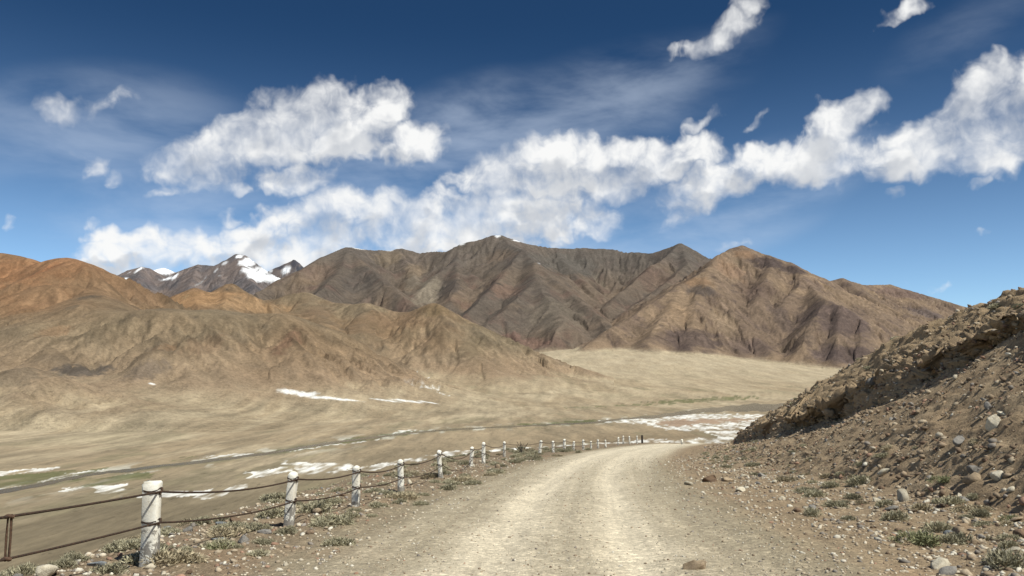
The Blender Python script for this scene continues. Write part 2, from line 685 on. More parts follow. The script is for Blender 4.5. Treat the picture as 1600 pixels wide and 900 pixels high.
M_GRAVEL = gravel_material('gravel_ground')
M_FAR = terrain_material('mountain_rock', 0.012, 0.06, 7.0, 0.42, 0.9)
M_HILL = terrain_material('hill_soil', 0.025, 0.16, 4.0, 0.42, 1.0)
M_FLAT = terrain_material('valley_soil', 0.030, 0.16, 1.0, 0.34, 0.6, 0.22)
M_BANK = terrain_material('bank_earth', 1.3, 9.0, 0.12, 0.36, 1.0)


def build_ground():
    th = np.concatenate([np.radians(np.linspace(-46, 46, 760)), np.radians(np.linspace(46, 314, 120)[1:-1])])
    rr = [1.2]
    while rr[-1] < 330:
        rr.append(rr[-1] * (1.0115 if 5 < rr[-1] < 110 else 1.04))
    R, T = np.meshgrid(np.array(rr), th, indexing='ij')
    x, y = (R * np.sin(T)).ravel(), (R * np.cos(T)).ravel()
    z, o = ground_h(x, y)
    c = ground_albedo(x, y, o)
    V = np.stack([x, y, z], 1)
    f = grid_faces(len(rr), len(th), True)
    zf = z[f].max(1)
    f = f[zf > VALLEY - 1.5]
    n2 = fbm(x * 1.1, y * 1.1, 3, 99)
    onroad = (np.abs(o - 0.1 + 0.25 * n2) < 3.1) & (y > -60) & (y < 180)
    rf = onroad[f].all(1)
    for nm, sel, lab in (('road', rf, 'pale dusty gravel road bending right and downhill'),
                         ('ground', ~rf, 'brown stony verges beside the road and slope falling to the valley')):
        vv, ff, aa = compact(V, f[sel], {'rock': c, 'across': o})
        struct(nm, build_mesh(nm, vv, ff, None, aa, True, [M_GRAVEL]), lab)


build_ground()

# ------------------------------------------------------------------ valley floor, river, salt
RIVER_PX = [(-260, 815, 5), (-120, 790, 5), (0, 769, 4.2), (83, 753.5, 3.6), (133, 743, 3.2), (167, 738, 3), (213, 733, 2.8), (300, 723, 2.6), (367, 715, 2.4),
            (433, 706, 2.3), (500, 695, 2.2), (550, 687.5, 2.0), (633, 677.5, 1.7), (683, 672.5, 1.3), (767, 668, 1.2), (850, 664, 1.2), (933, 659.5, 1.6),
            (1000, 652.5, 2.2), (1053, 648, 2.8), (1100, 642, 3.4), (1150, 638.5, 5.0), (1200, 636, 6.0), (1300, 632, 6), (1450, 628, 5)]


def on_plane(px, py, z=VALLEY):
    a, b = ray(px, py)
    d = (z - EYE) / b
    return a * d, d


RIVER_PX = [(a, b, c * (2.0 if a < 1040 else 2.6)) for a, b, c in RIVER_PX]
RIV = np.array([on_plane(p[0], p[1]) for p in RIVER_PX])


def river_dist(x, y):
    d = np.full(x.shape, 1e9)
    for (x0, y0), (x1, y1) in zip(RIV[:-1], RIV[1:]):
        ex, ey = x1 - x0, y1 - y0
        t = np.clip(((x - x0) * ex + (y - y0) * ey) / (ex * ex + ey * ey), 0, 1)
        d = np.minimum(d, np.hypot(x - x0 - t * ex, y - y0 - t * ey))
    far = y > np.interp(x, RIV[:, 0], RIV[:, 1])
    return np.where(far, d, -d)


FANS = [(P(942, 540, 3050), .115), (P(890, 566, 2950), .10), (P(1238, 572, 2800), .125), (P(1012, 550, 2800), .15), (P(1150, 562, 2780), .15),
        (P(1335, 581, 2640), .12), (P(845, 574, 2500), .09), (P(1085, 553, 2780), .17)]


def floor_h(x, y):
    rd = river_dist(x, y)
    t = np.maximum(rd - 130, 0)
    z = VALLEY + 0.062 * (1 - 0.36 * sstep(150, 1100, x)) * t * t / (t + 160)
    z = z + np.clip(rd / 400, 0, 1) * 5.0 * fbm(x / 170, y / 170, 4, 51)
    for (fx, fy, fz), k in FANS:
        ax, ay = x - fx, y - fy
        dd = np.hypot(ax, ay)
        a = np.arctan2(ax, -ay)
        cone = fz - k * dd + 2.2 * noise2(a * 9, dd / 900, 53) * np.clip(dd / 200, 0, 1)
        b = np.clip(1 - np.abs(cone - z) / 14.0, 0, 1)
        z = np.maximum(z, cone) + b * b * 3.5
    return z, rd


def on_floor(px, py):
    a, b = ray(px, py)
    d = np.geomspace(150, 5000, 700)
    z, _ = floor_h(a * d, d)
    k = np.argmax(z > EYE + b * d)
    return a * d[k], d[k]


SALT = [  # pixel outlines of the white salt crusts
    [(-200, 760), (0, 737), (50, 733), (82, 733), (70, 737), (0, 744), (-200, 775)],
    [(-100, 784), (0, 763), (50, 756), (75, 750), (100, 745), (140, 737), (167, 733), (172, 735), (140, 741.5), (100, 748.5), (60, 757), (0, 767), (-100, 788)],
    [(95, 740), (165, 736), (150, 739), (100, 744)],
    [(85, 767), (130, 760), (200, 757), (207, 766), (200, 774), (180, 777), (165, 771), (150, 766)],
    [(205, 776), (290, 766), (330, 768), (395, 758), (402, 762), (345, 775), (325, 778), (215, 781)],
    [(430, 722), (470, 722.5), (550, 726), (556, 730), (545, 735), (520, 739), (500, 742), (470, 740), (462, 733), (445, 727)],
    [(385, 738), (450, 731), (456, 735), (400, 745)],
    [(545, 735), (600, 724), (640, 716), (700, 706.5), (760, 703), (850, 698), (920, 693), (1000, 687.5), (1040, 686), (1040, 688), (1000, 692), (940, 698), (860, 705), (760, 712), (690, 715), (640, 722), (580, 734)],
    [(930, 659.5), (960, 655), (1017, 650.5), (1060, 648), (1100, 646.5), (1185, 648), (1230, 650), (1230, 690), (1125, 684), (1110, 677), (1087, 673), (1045, 671), (1018, 665), (990, 662)],
    [(443, 607), (470, 611), (520, 617), (562, 622), (545, 624), (460, 617)],
    [(588, 621.5), (640, 622.5), (682, 624.5), (675, 627), (620, 626)],
    [(680, 627), (703, 631), (697, 633)],
    [(615, 597), (640, 601), (636, 602.5)], [(650, 601.5), (684, 605), (680, 608)],
    [(225, 597), (252, 598), (245, 600)],
    [(300, 722), (330, 713), (372, 710), (400, 707), (372, 713), (330, 719)],
    [(590, 683), (620, 674), (660, 670), (640, 675)],
    [(430, 709), (480, 701), (530, 694), (600, 684), (560, 692), (500, 700)],
    [(1000, 690), (1040, 690), (1090, 686), (1140, 680), (1200, 680), (1200, 694), (1100, 694)],
]
HOLES = [[(1025, 660), (1060, 655), (1120, 653.5), (1185, 655), (1150, 661), (1100, 662), (1060, 667), (1040, 666)]]
GREEN = [[(-200, 770), (0, 744), (70, 738), (165, 732), (168, 735), (90, 748), (0, 764), (-200, 790)],
         [(255, 722), (290, 714), (300, 716), (285, 723)], [(420, 707), (520, 690), (640, 673), (645, 678), (540, 692), (450, 709)],
         [(800, 664), (880, 658), (935, 656), (930, 660), (850, 666)], [(95, 752), (200, 742), (250, 738), (230, 748), (130, 764)],
         [(870, 638), (1100, 622), (1180, 619), (1180, 623), (1000, 634)]]


def in_poly(x, y, poly):
    ins = np.zeros(x.shape, bool)
    n = len(poly)
    for i in range(n):
        x0, y0 = poly[i]
        x1, y1 = poly[(i + 1) % n]
        cross = ((y0 > y) != (y1 > y))
        xi = (x1 - x0) * (y - y0) / (y1 - y0 + 1e-12) + x0
        ins ^= cross & (x < xi)
    return ins


def floor_color(x, y, rd):
    # colours
    tan = np.array([0.30, 0.235, 0.152])
    tan2 = np.array([0.225, 0.170, 0.105])
    pale = np.array([0.40, 0.33, 0.225])
    olive = np.array([0.20, 0.172, 0.105])
    n = fbm(x / 90, y / 240, 5, 61)
    near = sstep(-200, -20, rd)
    c = tan2[None] * (1 - near[:, None]) + tan[None] * near[:, None]
    low = (sstep(-15, -60, rd) * sstep(560, 230, y))[:, None]
    c = c * (1 - low) + np.array([0.180, 0.145, 0.093])[None] * low
    k = sstep(0.10, 0.28, n + 0.25 * fbm(x / 14, y / 36, 3, 66))[:, None] * (1 - 0.6 * low)
    c = c * (1 - 0.6 * k) + pale[None] * 0.6 * k
    k = sstep(0.16, 0.30, fbm(x / 60 + 9, y / 200, 5, 71) + 0.25 * fbm(x / 11, y / 30, 3, 68))[:, None]
    c = c * (1 - 0.65 * k) + olive[None] * 0.65 * k
    fan = sstep(350, 900, rd)[:, None]
    c = c * (1 - 0.5 * fan) + np.array([0.36, 0.295, 0.20])[None] * 0.5 * fan
    k = (sstep(0.30, 0.55, ridged(x / 160, y / 420, 3, 75)) * sstep(60, 200, rd) * 0.35)[:, None]
    c = c * (1 - k) + pale[None] * k
    # dry washes and old tracks
    w = ridged(x / 34 + 0.5 * n, y / 260, 4, 78)
    k = (sstep(0.45, 0.75, w) * sstep(20, 80, rd) * 0.45 * sstep(1900, 800, y))[:, None]
    c = c * (1 - k) + pale[None] * 1.12 * k
    k = (sstep(0.42, 0.8, ridged(x / 30 + 3, y / 210, 4, 80)) * 0.38 * sstep(1500, 700, y))[:, None]
    c = c * (1 - k) + np.array([0.17, 0.14, 0.092])[None] * k
    c = c * (1 + 0.36 * fbm(x / 11, y / 110, 5, 82, 0.62))[:, None]
    for (fx, fy, fz), kk in FANS:
        ax, ay = x - fx, y - fy
        dd = np.hypot(ax, ay)
        a = np.arctan2(ax, -ay)
        k = (sstep(1100, 350, dd) * sstep(-0.1, 0.4, fbm(a * 13, dd / 700, 3, 84)) * 0.30)[:, None]
        c = c * (1 - k) + np.array([0.41, 0.345, 0.245])[None] * k
    ard = np.abs(rd)
    # damp olive margins of the river
    dw = 7 + y * 0.008
    g = (np.exp(-(ard / dw) ** 2) * sstep(-0.35, 0.25, fbm(x / 14, y / 40, 4, 77)))[:, None]
    c = c * (1 - 0.8 * g) + np.array([0.105, 0.108, 0.062])[None] * 0.8 * g
    fr = np.exp(-(ard / (dw * 1.8)) ** 2) * sstep(0.14, 0.24, fbm(x / 16, y / 50, 5, 79)) * 0.75
    c = c * (1 - fr[:, None]) + np.array([0.56, 0.54, 0.46])[None] * fr[:, None]
    # salt and green
    wx = x + (3 + y * 0.012) * fbm(x / 9, y / 28, 4, 81)
    wy = y + (5 + y * 0.04) * fbm(x / 9 + 50, y / 28, 4, 83)
    for poly in GREEN:
        w = np.array([on_floor(*p) for p in poly])
        m = in_poly(wx, wy, w) * sstep(-0.45, 0.2, fbm(x / 12, y / 45, 4, 87))
        c = c * (1 - 0.8 * m[:, None]) + np.array([0.095, 0.105, 0.040])[None] * 0.8 * m[:, None]
    salt = np.zeros(x.shape)
    for poly in SALT:
        salt = np.maximum(salt, in_poly(wx, wy, np.array([on_floor(*p) for p in poly])))
    for poly in HOLES:
        w = np.array([on_floor(*p) for p in poly])
        h = in_poly(wx, wy, w) * sstep(-0.5, 0.0, fbm(x / 16, y / 50, 4, 88))
        salt = salt * (1 - h)
        c = c * (1 - h[:, None]) + np.array([0.31, 0.222, 0.155])[None] * h[:, None]
    salt = salt * sstep(-0.30, 0.26, fbm(x / 5, y / 24, 4, 89) + 0.25 * fbm(x / 30, y / 90, 3, 90))
    c = c * (1 - salt[:, None]) + (np.array([0.70, 0.685, 0.64])[None] * (1 + 0.22 * fbm(x / 5, y / 22, 3, 91))[:, None]) * salt[:, None]
    return c


def build_valley():
    px = np.linspace(-330, 1930, 900)
    u = (px - 800) / F
    inv = np.concatenate([np.linspace(1 / 130.0, 1 / 1500.0, 300), np.linspace(1 / 1500.0, 1 / 3800.0, 90)[1:]])
    d = 1 / inv
    D, U = np.meshgrid(d, u, indexing='ij')
    x, y = (U * D).ravel(), D.ravel()
    z, rd = floor_h(x, y)
    c = floor_color(x, y, rd)
    V = np.stack([x, y, z], 1)
    # not under the road's own hillside
    gb, _ = ground_base(x, y)
    f = grid_faces(len(d), len(u))
    f = f[(gb - z)[f].max(1) < 6.0]
    V, f, aa = compact(V, f, {'rock': c})
    struct('valley_floor', build_mesh('valley_floor', V, f, None, aa, True, [M_FLAT]),
           'broad tan valley floor with white salt crusts and green river margins')


build_valley()


def water_material():
    m, nt, b = principled('river_water', 0.12)
    b.inputs['Base Color'].default_value = (0.030, 0.052, 0.055, 1)
    b.inputs['Specular IOR Level'].default_value = 0.5
    p = pos_vec(nt)
    bump(nt, b, nt.noise(p, 1.2, 4, 0.6), 0.35, 0.12)
    return m


def build_river():
    pts = []
    s = np.linspace(0, len(RIVER_PX) - 1, 420)
    a = np.array(RIVER_PX, float)
    ix = np.arange(len(a))
    X, Yp, W = (np.interp(s, ix, a[:, k]) for k in range(3))
    jit = fbm(s * 1.3, s * 0 + 4, 4, 5)
    for i in range(len(s)):
        w = W[i] * (0.75 + 0.5 * jit[i])
        yy = Yp[i] + 1.4 * jit[-i]*(W[i]/3)
        lo, hi = on_plane(X[i], yy + w * 0.5), on_plane(X[i], yy - w * 0.5)
        for q in (lo, hi):
            zz, _ = floor_h(np.array([q[0]]), np.array([q[1]]))
            pts.append((q[0], q[1], float(zz[0]) + 0.06))
    f = [(2 * i, 2 * i + 2, 2 * i + 3, 2 * i + 1) for i in range(len(s) - 1)]
    struct('river', build_mesh('river', pts, f, None, None, True, [water_material()]), 'thin dark river winding along the valley floor')


build_river()

# wide low ground that carries everything to the horizon
wx = np.array([[-40000, -40000, -70], [40000, -40000, -70], [40000, 40000, -70], [-40000, 40000, -70]], float)
struct('terrain', build_mesh('terrain', wx, [(0, 1, 2, 3)], None, {'rock': np.tile([0.28, 0.22, 0.15], (4, 1))}, True, [M_FLAT]),
       'tan plain that carries the hills out to the horizon')


# ------------------------------------------------------------------ hills and mountains
def R(pts, k, r=25.0):
    return ([P(*p) for p in pts], k, r)


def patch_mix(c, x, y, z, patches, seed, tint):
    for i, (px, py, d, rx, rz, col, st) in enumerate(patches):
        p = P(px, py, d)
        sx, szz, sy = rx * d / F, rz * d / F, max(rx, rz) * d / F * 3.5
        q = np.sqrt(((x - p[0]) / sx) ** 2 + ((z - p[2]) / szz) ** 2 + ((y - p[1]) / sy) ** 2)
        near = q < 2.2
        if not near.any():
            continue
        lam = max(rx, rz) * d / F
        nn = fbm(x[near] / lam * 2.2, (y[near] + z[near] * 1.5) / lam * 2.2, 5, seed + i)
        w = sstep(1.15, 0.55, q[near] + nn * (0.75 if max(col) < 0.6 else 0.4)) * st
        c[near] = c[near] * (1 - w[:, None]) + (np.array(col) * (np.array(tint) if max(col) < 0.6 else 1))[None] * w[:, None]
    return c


def make_range(name, label, pxr, dr, da, dd, ridges, sm, ero, color_fn, patches, mat, seed, tint=(1, 1, 1), streak=0.3, foot=12.0, spots=(), hook=None):
    u = np.arange((pxr[0] - 800) / F, (pxr[1] - 800) / F, da)
    n = int(math.log(dr[1] / dr[0]) / dd)
    d = np.geomspace(dr[0], dr[1], n)
    D, U = np.meshgrid(d, u, indexing='ij')
    x, y = (U * D).ravel(), D.ravel()
    lam, amp, octs = ero
    wx = x + lam * 0.24 * fbm(x / lam * 0.8, y / lam * 0.8, 2, seed + 3)
    wy = y + lam * 0.24 * fbm(x / lam * 0.8 + 31, y / lam * 0.8, 2, seed + 4)
    rs = [R(*r) for r in ridges]
    h0, gx, gy, dist, gap0 = tents(x, y, rs, sm)
    h1, gx1, gy1, dist1, gap = tents(wx, wy, rs, sm)
    k = sstep(0, lam * 0.8, dist)
    h = h0 * (1 - k) + h1 * k
    mask = (0.12 + 0.88 * sstep(lam * 0.05, lam * 0.8, dist)) * (0.30 + 0.70 * sstep(0, amp * 1.2, gap))
    fl, rd = floor_h(x, y)
    above = h - fl
    mask = mask * (0.25 + 0.75 * sstep(0, amp * 1.5, above))
    h2, acc = erode(x, y, h, gx1, gy1, mask, lam, amp, octs, seed, 0.58)
    above = h2 - fl - foot * 1.2 * sstep(dr[0] * 1.10, dr[0], y)
    # ease the foot into the apron
    bl = np.clip(1 - np.abs(above) / foot, 0, 1)
    h2 = np.where(above > -foot, fl + np.maximum(above, 0) + bl * bl * foot * 0.25, fl - foot)
    above = h2 - fl
    c = color_fn(x, y, h2, acc, above, dist) * np.array(tint)[None]
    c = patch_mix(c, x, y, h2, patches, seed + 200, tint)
    # scree runnels and rock ribs streak straight down the slope
    _, st1 = erode(x, y, h * 0, gx1, gy1, np.ones_like(h), lam * 0.30, 1.0, 3, seed + 61, 0.8)
    k = sstep(8, 40, above) * (c.max(1) < 0.5)
    c = c * (1 + streak * np.clip(st1, -1.4, 1.4) * (0.35 + 0.65 * sstep(-0.3, 0.3, fbm(x / lam, y / lam, 3, seed + 71))) * k)[:, None]
    lowm = np.abs(above) < foot * 1.3
    al = above[lowm] + foot * 0.30 * fbm(x[lowm] / lam * 2, y[lowm] / lam * 2, 4, seed + 81)
    c[lowm] = lerp(c[lowm], floor_color(x[lowm], y[lowm], rd[lowm]), sstep(foot * 0.75, foot * 0.06, al))
    # old ice lying on the lower slopes
    fw = y * CP + (h2 - EYE) * SP
    sxp, syp = 800 + F * x / fw, 450 - F * (-y * SP + (h2 - EYE) * CP) / fw
    for px, py, rx, ry in spots:
        near = np.where((np.abs(sxp - px) < 3) & (np.abs(syp - py) < 3) & (above > 0.1))[0]
        if len(near) == 0:
            continue
        i = near[np.argmin(y[near])]
        q = np.hypot((x - x[i]) / (rx * y[i] / F), (y - y[i] - 0.25 * (x - x[i])) / (ry * y[i] / F * 7))
        q = q + 0.7 * fbm(x / 9, y / 16, 4, 95)
        c = lerp(c, A(0.70, 0.69, 0.66), sstep(1.15, 0.55, q))
    V = np.stack([x, y, h2], 1)
    f = grid_faces(len(d), len(u))
    f = f[above[f].max(1) > 0.12]
    # a range stops where its own ridge lines end
    V, f, aa = compact(V, f, {'rock': np.clip(c, 0.01, 0.9)})
    return struct(name, build_mesh(name, V, f, None, aa, True, [mat]), label)


def A(*c):
    return np.array(c)[None]


def lerp(a, b, t):
    t = t[:, None]
    return a * (1 - t) + b * t


APRON = (0.35, 0.285, 0.19)


def hills_color(x, y, z, acc, above, dist):
    n = fbm(x / 260, y / 260, 4, 301)
    n2 = fbm(x / 60, y / 60, 5, 303)
    c = lerp(A(0.30, 0.212, 0.128), A(0.315, 0.25, 0.162), sstep(-0.2, 0.4, n))
    c = lerp(c, A(0.27, 0.17, 0.105), sstep(0.1, 0.5, fbm(x / 190 + 7, y / 190, 4, 307)) * 0.4)
    c = lerp(c, A(0.19, 0.155, 0.11), sstep(0.05, 0.5, n2) * 0.55)
    c = lerp(c, A(0.155, 0.125, 0.095), sstep(0.28, 0.5, fbm(x / 22, y / 22, 4, 313)) * 0.5)
    c = c * (1 - 0.20 * np.clip(acc, -1.5, 1.5))[:, None]
    c = c * np.array([0.60, 0.615, 0.62])[None]
    # the left end is the orange one
    k = sstep(-480, -700, x + 0.12 * (y - 1200)) * sstep(40, 90, z)
    c = lerp(c, A(0.215, 0.128, 0.068), k * (0.75 + 0.4 * n2))
    c = lerp(c, A(0.31, 0.238, 0.16), sstep(85, 8, above + 22 * n2) * 0.62)
    return c


make_range('hills', 'tan and orange rounded hills along the left side of the valley', (-330, 960), (520, 2150), 0.00150, 0.0040, [
    ([(-420, 380, 1300), (-150, 395, 1300), (0, 400, 1320), (30, 401, 1320), (45, 403, 1300), (62, 412, 1300), (80, 411, 1280), (105, 408, 1260), (135, 411, 1240), (147, 422, 1240), (162, 441, 1230), (200, 460, 1220), (250, 474, 1220), (300, 483, 1250)], 0.50, 22),
    ([(105, 408, 1260), (85, 450, 1130), (60, 500, 1000), (25, 545, 880)], 0.50, 30),
    ([(0, 400, 1320), (-40, 470, 1080), (-90, 540, 880)], 0.48, 30),
    ([(147, 440, 1210), (152, 467, 1080), (125, 480, 1000), (90, 520, 920), (85, 560, 820)], 0.52, 14),
    ([(152, 470, 1080), (190, 487, 1000), (267, 487, 1000), (333, 490, 1040), (400, 491, 1080), (437, 496, 1070), (470, 520, 1040), (500, 560, 1010)], 0.50, 60),
    ([(260, 490, 1000), (240, 545, 890), (225, 582, 820)], 0.50, 26),
    ([(333, 490, 1040), (350, 545, 930), (345, 580, 860)], 0.50, 26),
    ([(160, 500, 1000), (150, 555, 880), (125, 590, 800)], 0.50, 20),
    ([(262, 470, 1700), (280, 461, 1700), (305, 453.5, 1700), (322, 457, 1700), (337, 463, 1700), (350, 452, 1740), (361, 446, 1750), (375, 454, 1740), (390, 459, 1720), (420, 472, 1720)], 0.62, 10),
    ([(361, 446, 1750), (350, 475, 1600)], 0.6, 8), ([(305, 453, 1700), (310, 480, 1580)], 0.6, 8),
    ([(400, 470, 1900), (433, 467, 1900), (455, 461, 1900), (477, 460, 1900), (500, 467, 1880), (517, 472, 1850), (573, 477, 1800), (613, 487, 1800), (640, 491, 1790), (660, 483, 1770), (677, 477, 1750), (688, 482, 1740), (703, 492, 1720), (727, 507, 1690), (760, 522, 1660), (800, 540, 1640), (850, 555, 1640), (900, 572, 1640)], 0.46, 16),
    ([(677, 477, 1750), (705, 520, 1600), (745, 560, 1470), (790, 590, 1380)], 0.48, 10),
    ([(640, 491, 1790), (640, 530, 1640), (650, 568, 1500)], 0.48, 20),
    ([(573, 477, 1800), (565, 520, 1600), (560, 550, 1480), (570, 572, 1390)], 0.50, 22),
    ([(477, 460, 1900), (505, 505, 1640), (520, 540, 1480), (515, 570, 1330)], 0.50, 22),
    ([(437, 496, 1070), (425, 545, 960), (435, 575, 900)], 0.52, 24),
    ([(-60, 590, 640), (0, 585, 650), (37, 573, 660), (70, 598, 640)], 0.36, 8),
], 22, (110, 24, 6), hills_color, [
    (40, 440, 1290, 70, 40, (0.245, 0.133, 0.068), .7), (110, 430, 1260, 60, 40, (0.231, 0.130, 0.068), .7), (75, 425, 1200, 12, 30, (0.184, 0.086, 0.043), .5),
    (125, 577, 800, 34, 15, (0.082, 0.072, 0.061), .9), (148, 468, 1080, 18, 8, (0.102, 0.083, 0.061), .8), (120, 482, 1000, 14, 7, (0.116, 0.094, 0.065), .6),
    (362, 456, 1745, 9, 6, (0.075, 0.061, 0.047), .9), (330, 470, 1690, 70, 18, (0.272, 0.173, 0.090), .85), (390, 478, 1680, 50, 14, (0.286, 0.194, 0.108), .8),
    (302, 468, 1690, 10, 6, (0.340, 0.259, 0.144), .6),
    (455, 545, 1000, 16, 34, (0.163, 0.095, 0.062), .55), (270, 550, 900, 18, 14, (0.224, 0.144, 0.083), .7), (240, 585, 820, 26, 26, (0.116, 0.097, 0.079), .6),
    (330, 545, 930, 26, 30, (0.170, 0.119, 0.076), .55), (90, 520, 920, 22, 14, (0.224, 0.148, 0.086), .6),
    (680, 487, 1745, 26, 14, (0.160, 0.119, 0.068), .8), (560, 575, 1350, 40, 14, (0.224, 0.144, 0.090), .6), (620, 500, 1750, 50, 20, (0.204, 0.140, 0.086), .5),
    (40, 590, 655, 40, 22, (0.136, 0.115, 0.083), .6), (740, 545, 1550, 22, 26, (0.153, 0.126, 0.079), .5), (500, 490, 1780, 30, 16, (0.170, 0.122, 0.079), .5),
], M_HILL, 11, (0.98, 0.93, 0.92), 0.24, 42.0,
           [(455, 611, 17, 1.9), (478, 614.5, 24, 1.9), (507, 618.5, 30, 1.3), (540, 622, 24, 1.0), (605, 623, 24, .7), (640, 624, 28, .9), (670, 626, 16, .7), (240, 598, 9, .4)])


def mount_color(x, y, z, acc, above, dist):
    n = fbm(x / 700, y / 700, 4, 401)
    n2 = fbm(x / 150, y / 150, 5, 403)
    c = lerp(A(0.125, 0.105, 0.084), A(0.175, 0.138, 0.102), sstep(-0.25, 0.3, n))
    c = lerp(c, A(0.24, 0.175, 0.115), sstep(0.05, 0.45, fbm(x / 420 + 5, y / 420, 5, 405)) * 0.6)
    c = lerp(c, A(0.16, 0.105, 0.082), sstep(0.0, 0.45, n2) * 0.6)
    c = lerp(c, A(0.085, 0.072, 0.062), sstep(0.15, 0.55, fbm(x / 70, y / 70, 5, 409)) * 0.6)
    c = lerp(c, A(0.27, 0.235, 0.175), sstep(0.35, 1.1, -acc) * 0.45)
    c = lerp(c, A(0.125, 0.112, 0.096), sstep(560, 760, z + 60 * n2) * 0.7)
    c = lerp(c, A(*APRON), sstep(25, 2, above + 18 * n2) * 0.85)
    return c


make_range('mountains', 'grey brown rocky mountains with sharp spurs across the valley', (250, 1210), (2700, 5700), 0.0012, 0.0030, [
    ([(437, 437, 4500), (473, 420, 4700), (503, 402, 4850), (540, 387, 5000), (552, 386, 5050), (587, 390, 5200), (610, 392, 5300), (627, 388, 5300), (657, 395, 5300), (697, 391, 5200), (723, 380, 5200), (750, 373, 5200), (770, 367, 5200), (783, 368, 5200), (807, 375, 5250), (830, 382, 5300), (867, 388, 5400), (913, 387, 5400), (957, 388, 5400), (975, 393, 5350), (1013, 395, 5300), (1033, 390, 5250), (1063, 381, 5200), (1083, 390, 5200), (1108, 404, 5200), (1180, 430, 5200)], 0.66, 12),
    ([(547, 389, 4950), (575, 417, 4600), (606, 442, 4300), (640, 470, 4000), (668, 488, 3800)], 0.64, 10),
    ([(540, 387, 5000), (500, 404, 4800), (468, 424, 4550), (437, 440, 4400), (400, 457, 4200), (360, 475, 4000), (300, 490, 3900)], 0.6, 14),
    ([(545, 391, 4930), (530, 425, 4500), (505, 450, 4100), (470, 480, 3700)], 0.62, 12),
    ([(620, 390, 5300), (640, 415, 4980), (652, 440, 4700)], 0.66, 10),
    ([(718, 392, 5150), (714, 410, 4850), (716, 435, 4500), (705, 468, 4100), (690, 490, 3850)], 0.66, 10),
    ([(714, 405, 4900), (680, 430, 4650), (662, 448, 4450)], 0.66, 10), ([(716, 415, 4800), (742, 432, 4600)], 0.66, 10),
    ([(783, 368, 5200), (800, 382, 4950), (817, 390, 4750), (795, 418, 4450), (775, 442, 4150), (752, 468, 3850), (722, 498, 3550), (690, 525, 3350)], 0.66, 9),
    ([(817, 390, 4750), (843, 418, 4400), (868, 438, 4150), (900, 462, 3900), (930, 488, 3600), (955, 508, 3400)], 0.66, 9),
    ([(835, 410, 4480), (838, 438, 4050), (812, 462, 3780), (780, 490, 3520), (745, 518, 3280)], 0.62, 9),
    ([(838, 438, 4050), (862, 470, 3700), (880, 505, 3350)], 0.58, 24),
    ([(867, 388, 5400), (890, 420, 4950), (925, 450, 4600)], 0.64, 16),
    ([(1063, 381, 5200), (1042, 400, 4950), (1017, 415, 4750), (987, 443, 4450), (965, 460, 4250), (948, 478, 4050)], 0.66, 9),
    ([(1063, 381, 5200), (1075, 410, 4800), (1050, 435, 4500), (1015, 460, 4200), (980, 485, 3900)], 0.66, 12),
    ([(1108, 404, 5200), (1090, 430, 4700), (1060, 460, 4300)], 0.66, 12),
], 18, (250, 66, 7), mount_color, [
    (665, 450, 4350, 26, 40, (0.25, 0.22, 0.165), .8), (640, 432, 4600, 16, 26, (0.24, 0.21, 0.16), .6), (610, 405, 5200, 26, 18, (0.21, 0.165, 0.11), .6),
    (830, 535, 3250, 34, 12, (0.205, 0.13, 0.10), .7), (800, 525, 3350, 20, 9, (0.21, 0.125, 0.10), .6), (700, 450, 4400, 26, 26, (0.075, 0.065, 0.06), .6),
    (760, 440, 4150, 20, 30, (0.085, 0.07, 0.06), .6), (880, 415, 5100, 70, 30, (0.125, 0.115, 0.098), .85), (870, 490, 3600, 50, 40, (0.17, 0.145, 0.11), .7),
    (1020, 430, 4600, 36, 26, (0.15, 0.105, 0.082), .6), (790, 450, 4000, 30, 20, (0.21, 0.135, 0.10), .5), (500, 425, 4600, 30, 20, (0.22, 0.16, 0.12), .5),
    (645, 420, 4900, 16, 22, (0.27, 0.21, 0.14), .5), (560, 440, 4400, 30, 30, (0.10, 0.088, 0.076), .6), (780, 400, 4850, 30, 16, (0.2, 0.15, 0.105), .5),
    (778, 370, 5200, 6, 3, (0.8, 0.81, 0.83), .9), (808, 376, 5230, 9, 2, (0.8, 0.81, 0.83), .8), (722, 382, 5200, 6, 3, (0.8, 0.81, 0.83), .6), (846, 408, 4520, 7, 4, (0.75, 0.76, 0.78), .8),
    (560, 388, 5060, 10, 1.6, (0.78, 0.79, 0.8), .7), (692, 392, 5210, 8, 1.6, (0.78, 0.79, 0.8), .7), (610, 392, 5300, 8, 1.6, (0.78, 0.79, 0.8), .6),
], M_FAR, 23, (0.755, 0.725, 0.735), 0.18)


def right_color(x, y, z, acc, above, dist):
    n = fbm(x / 420, y / 420, 4, 501)
    n2 = fbm(x / 110, y / 110, 5, 503)
    c = lerp(A(0.20, 0.148, 0.102), A(0.265, 0.195, 0.125), sstep(-0.25, 0.3, n))
    c = lerp(c, A(0.125, 0.092, 0.074), sstep(0.0, 0.42, n2) * 0.7)
    c = lerp(c, A(0.30, 0.235, 0.155), sstep(0.25, 1.0, -acc) * 0.55)
    c = lerp(c, A(0.10, 0.078, 0.066), sstep(0.12, 0.5, fbm(x / 48, y / 48, 5, 505)) * 0.55)
    c = lerp(c, A(*APRON), sstep(16, 0, above + 16 * n2) * 0.9)
    return c


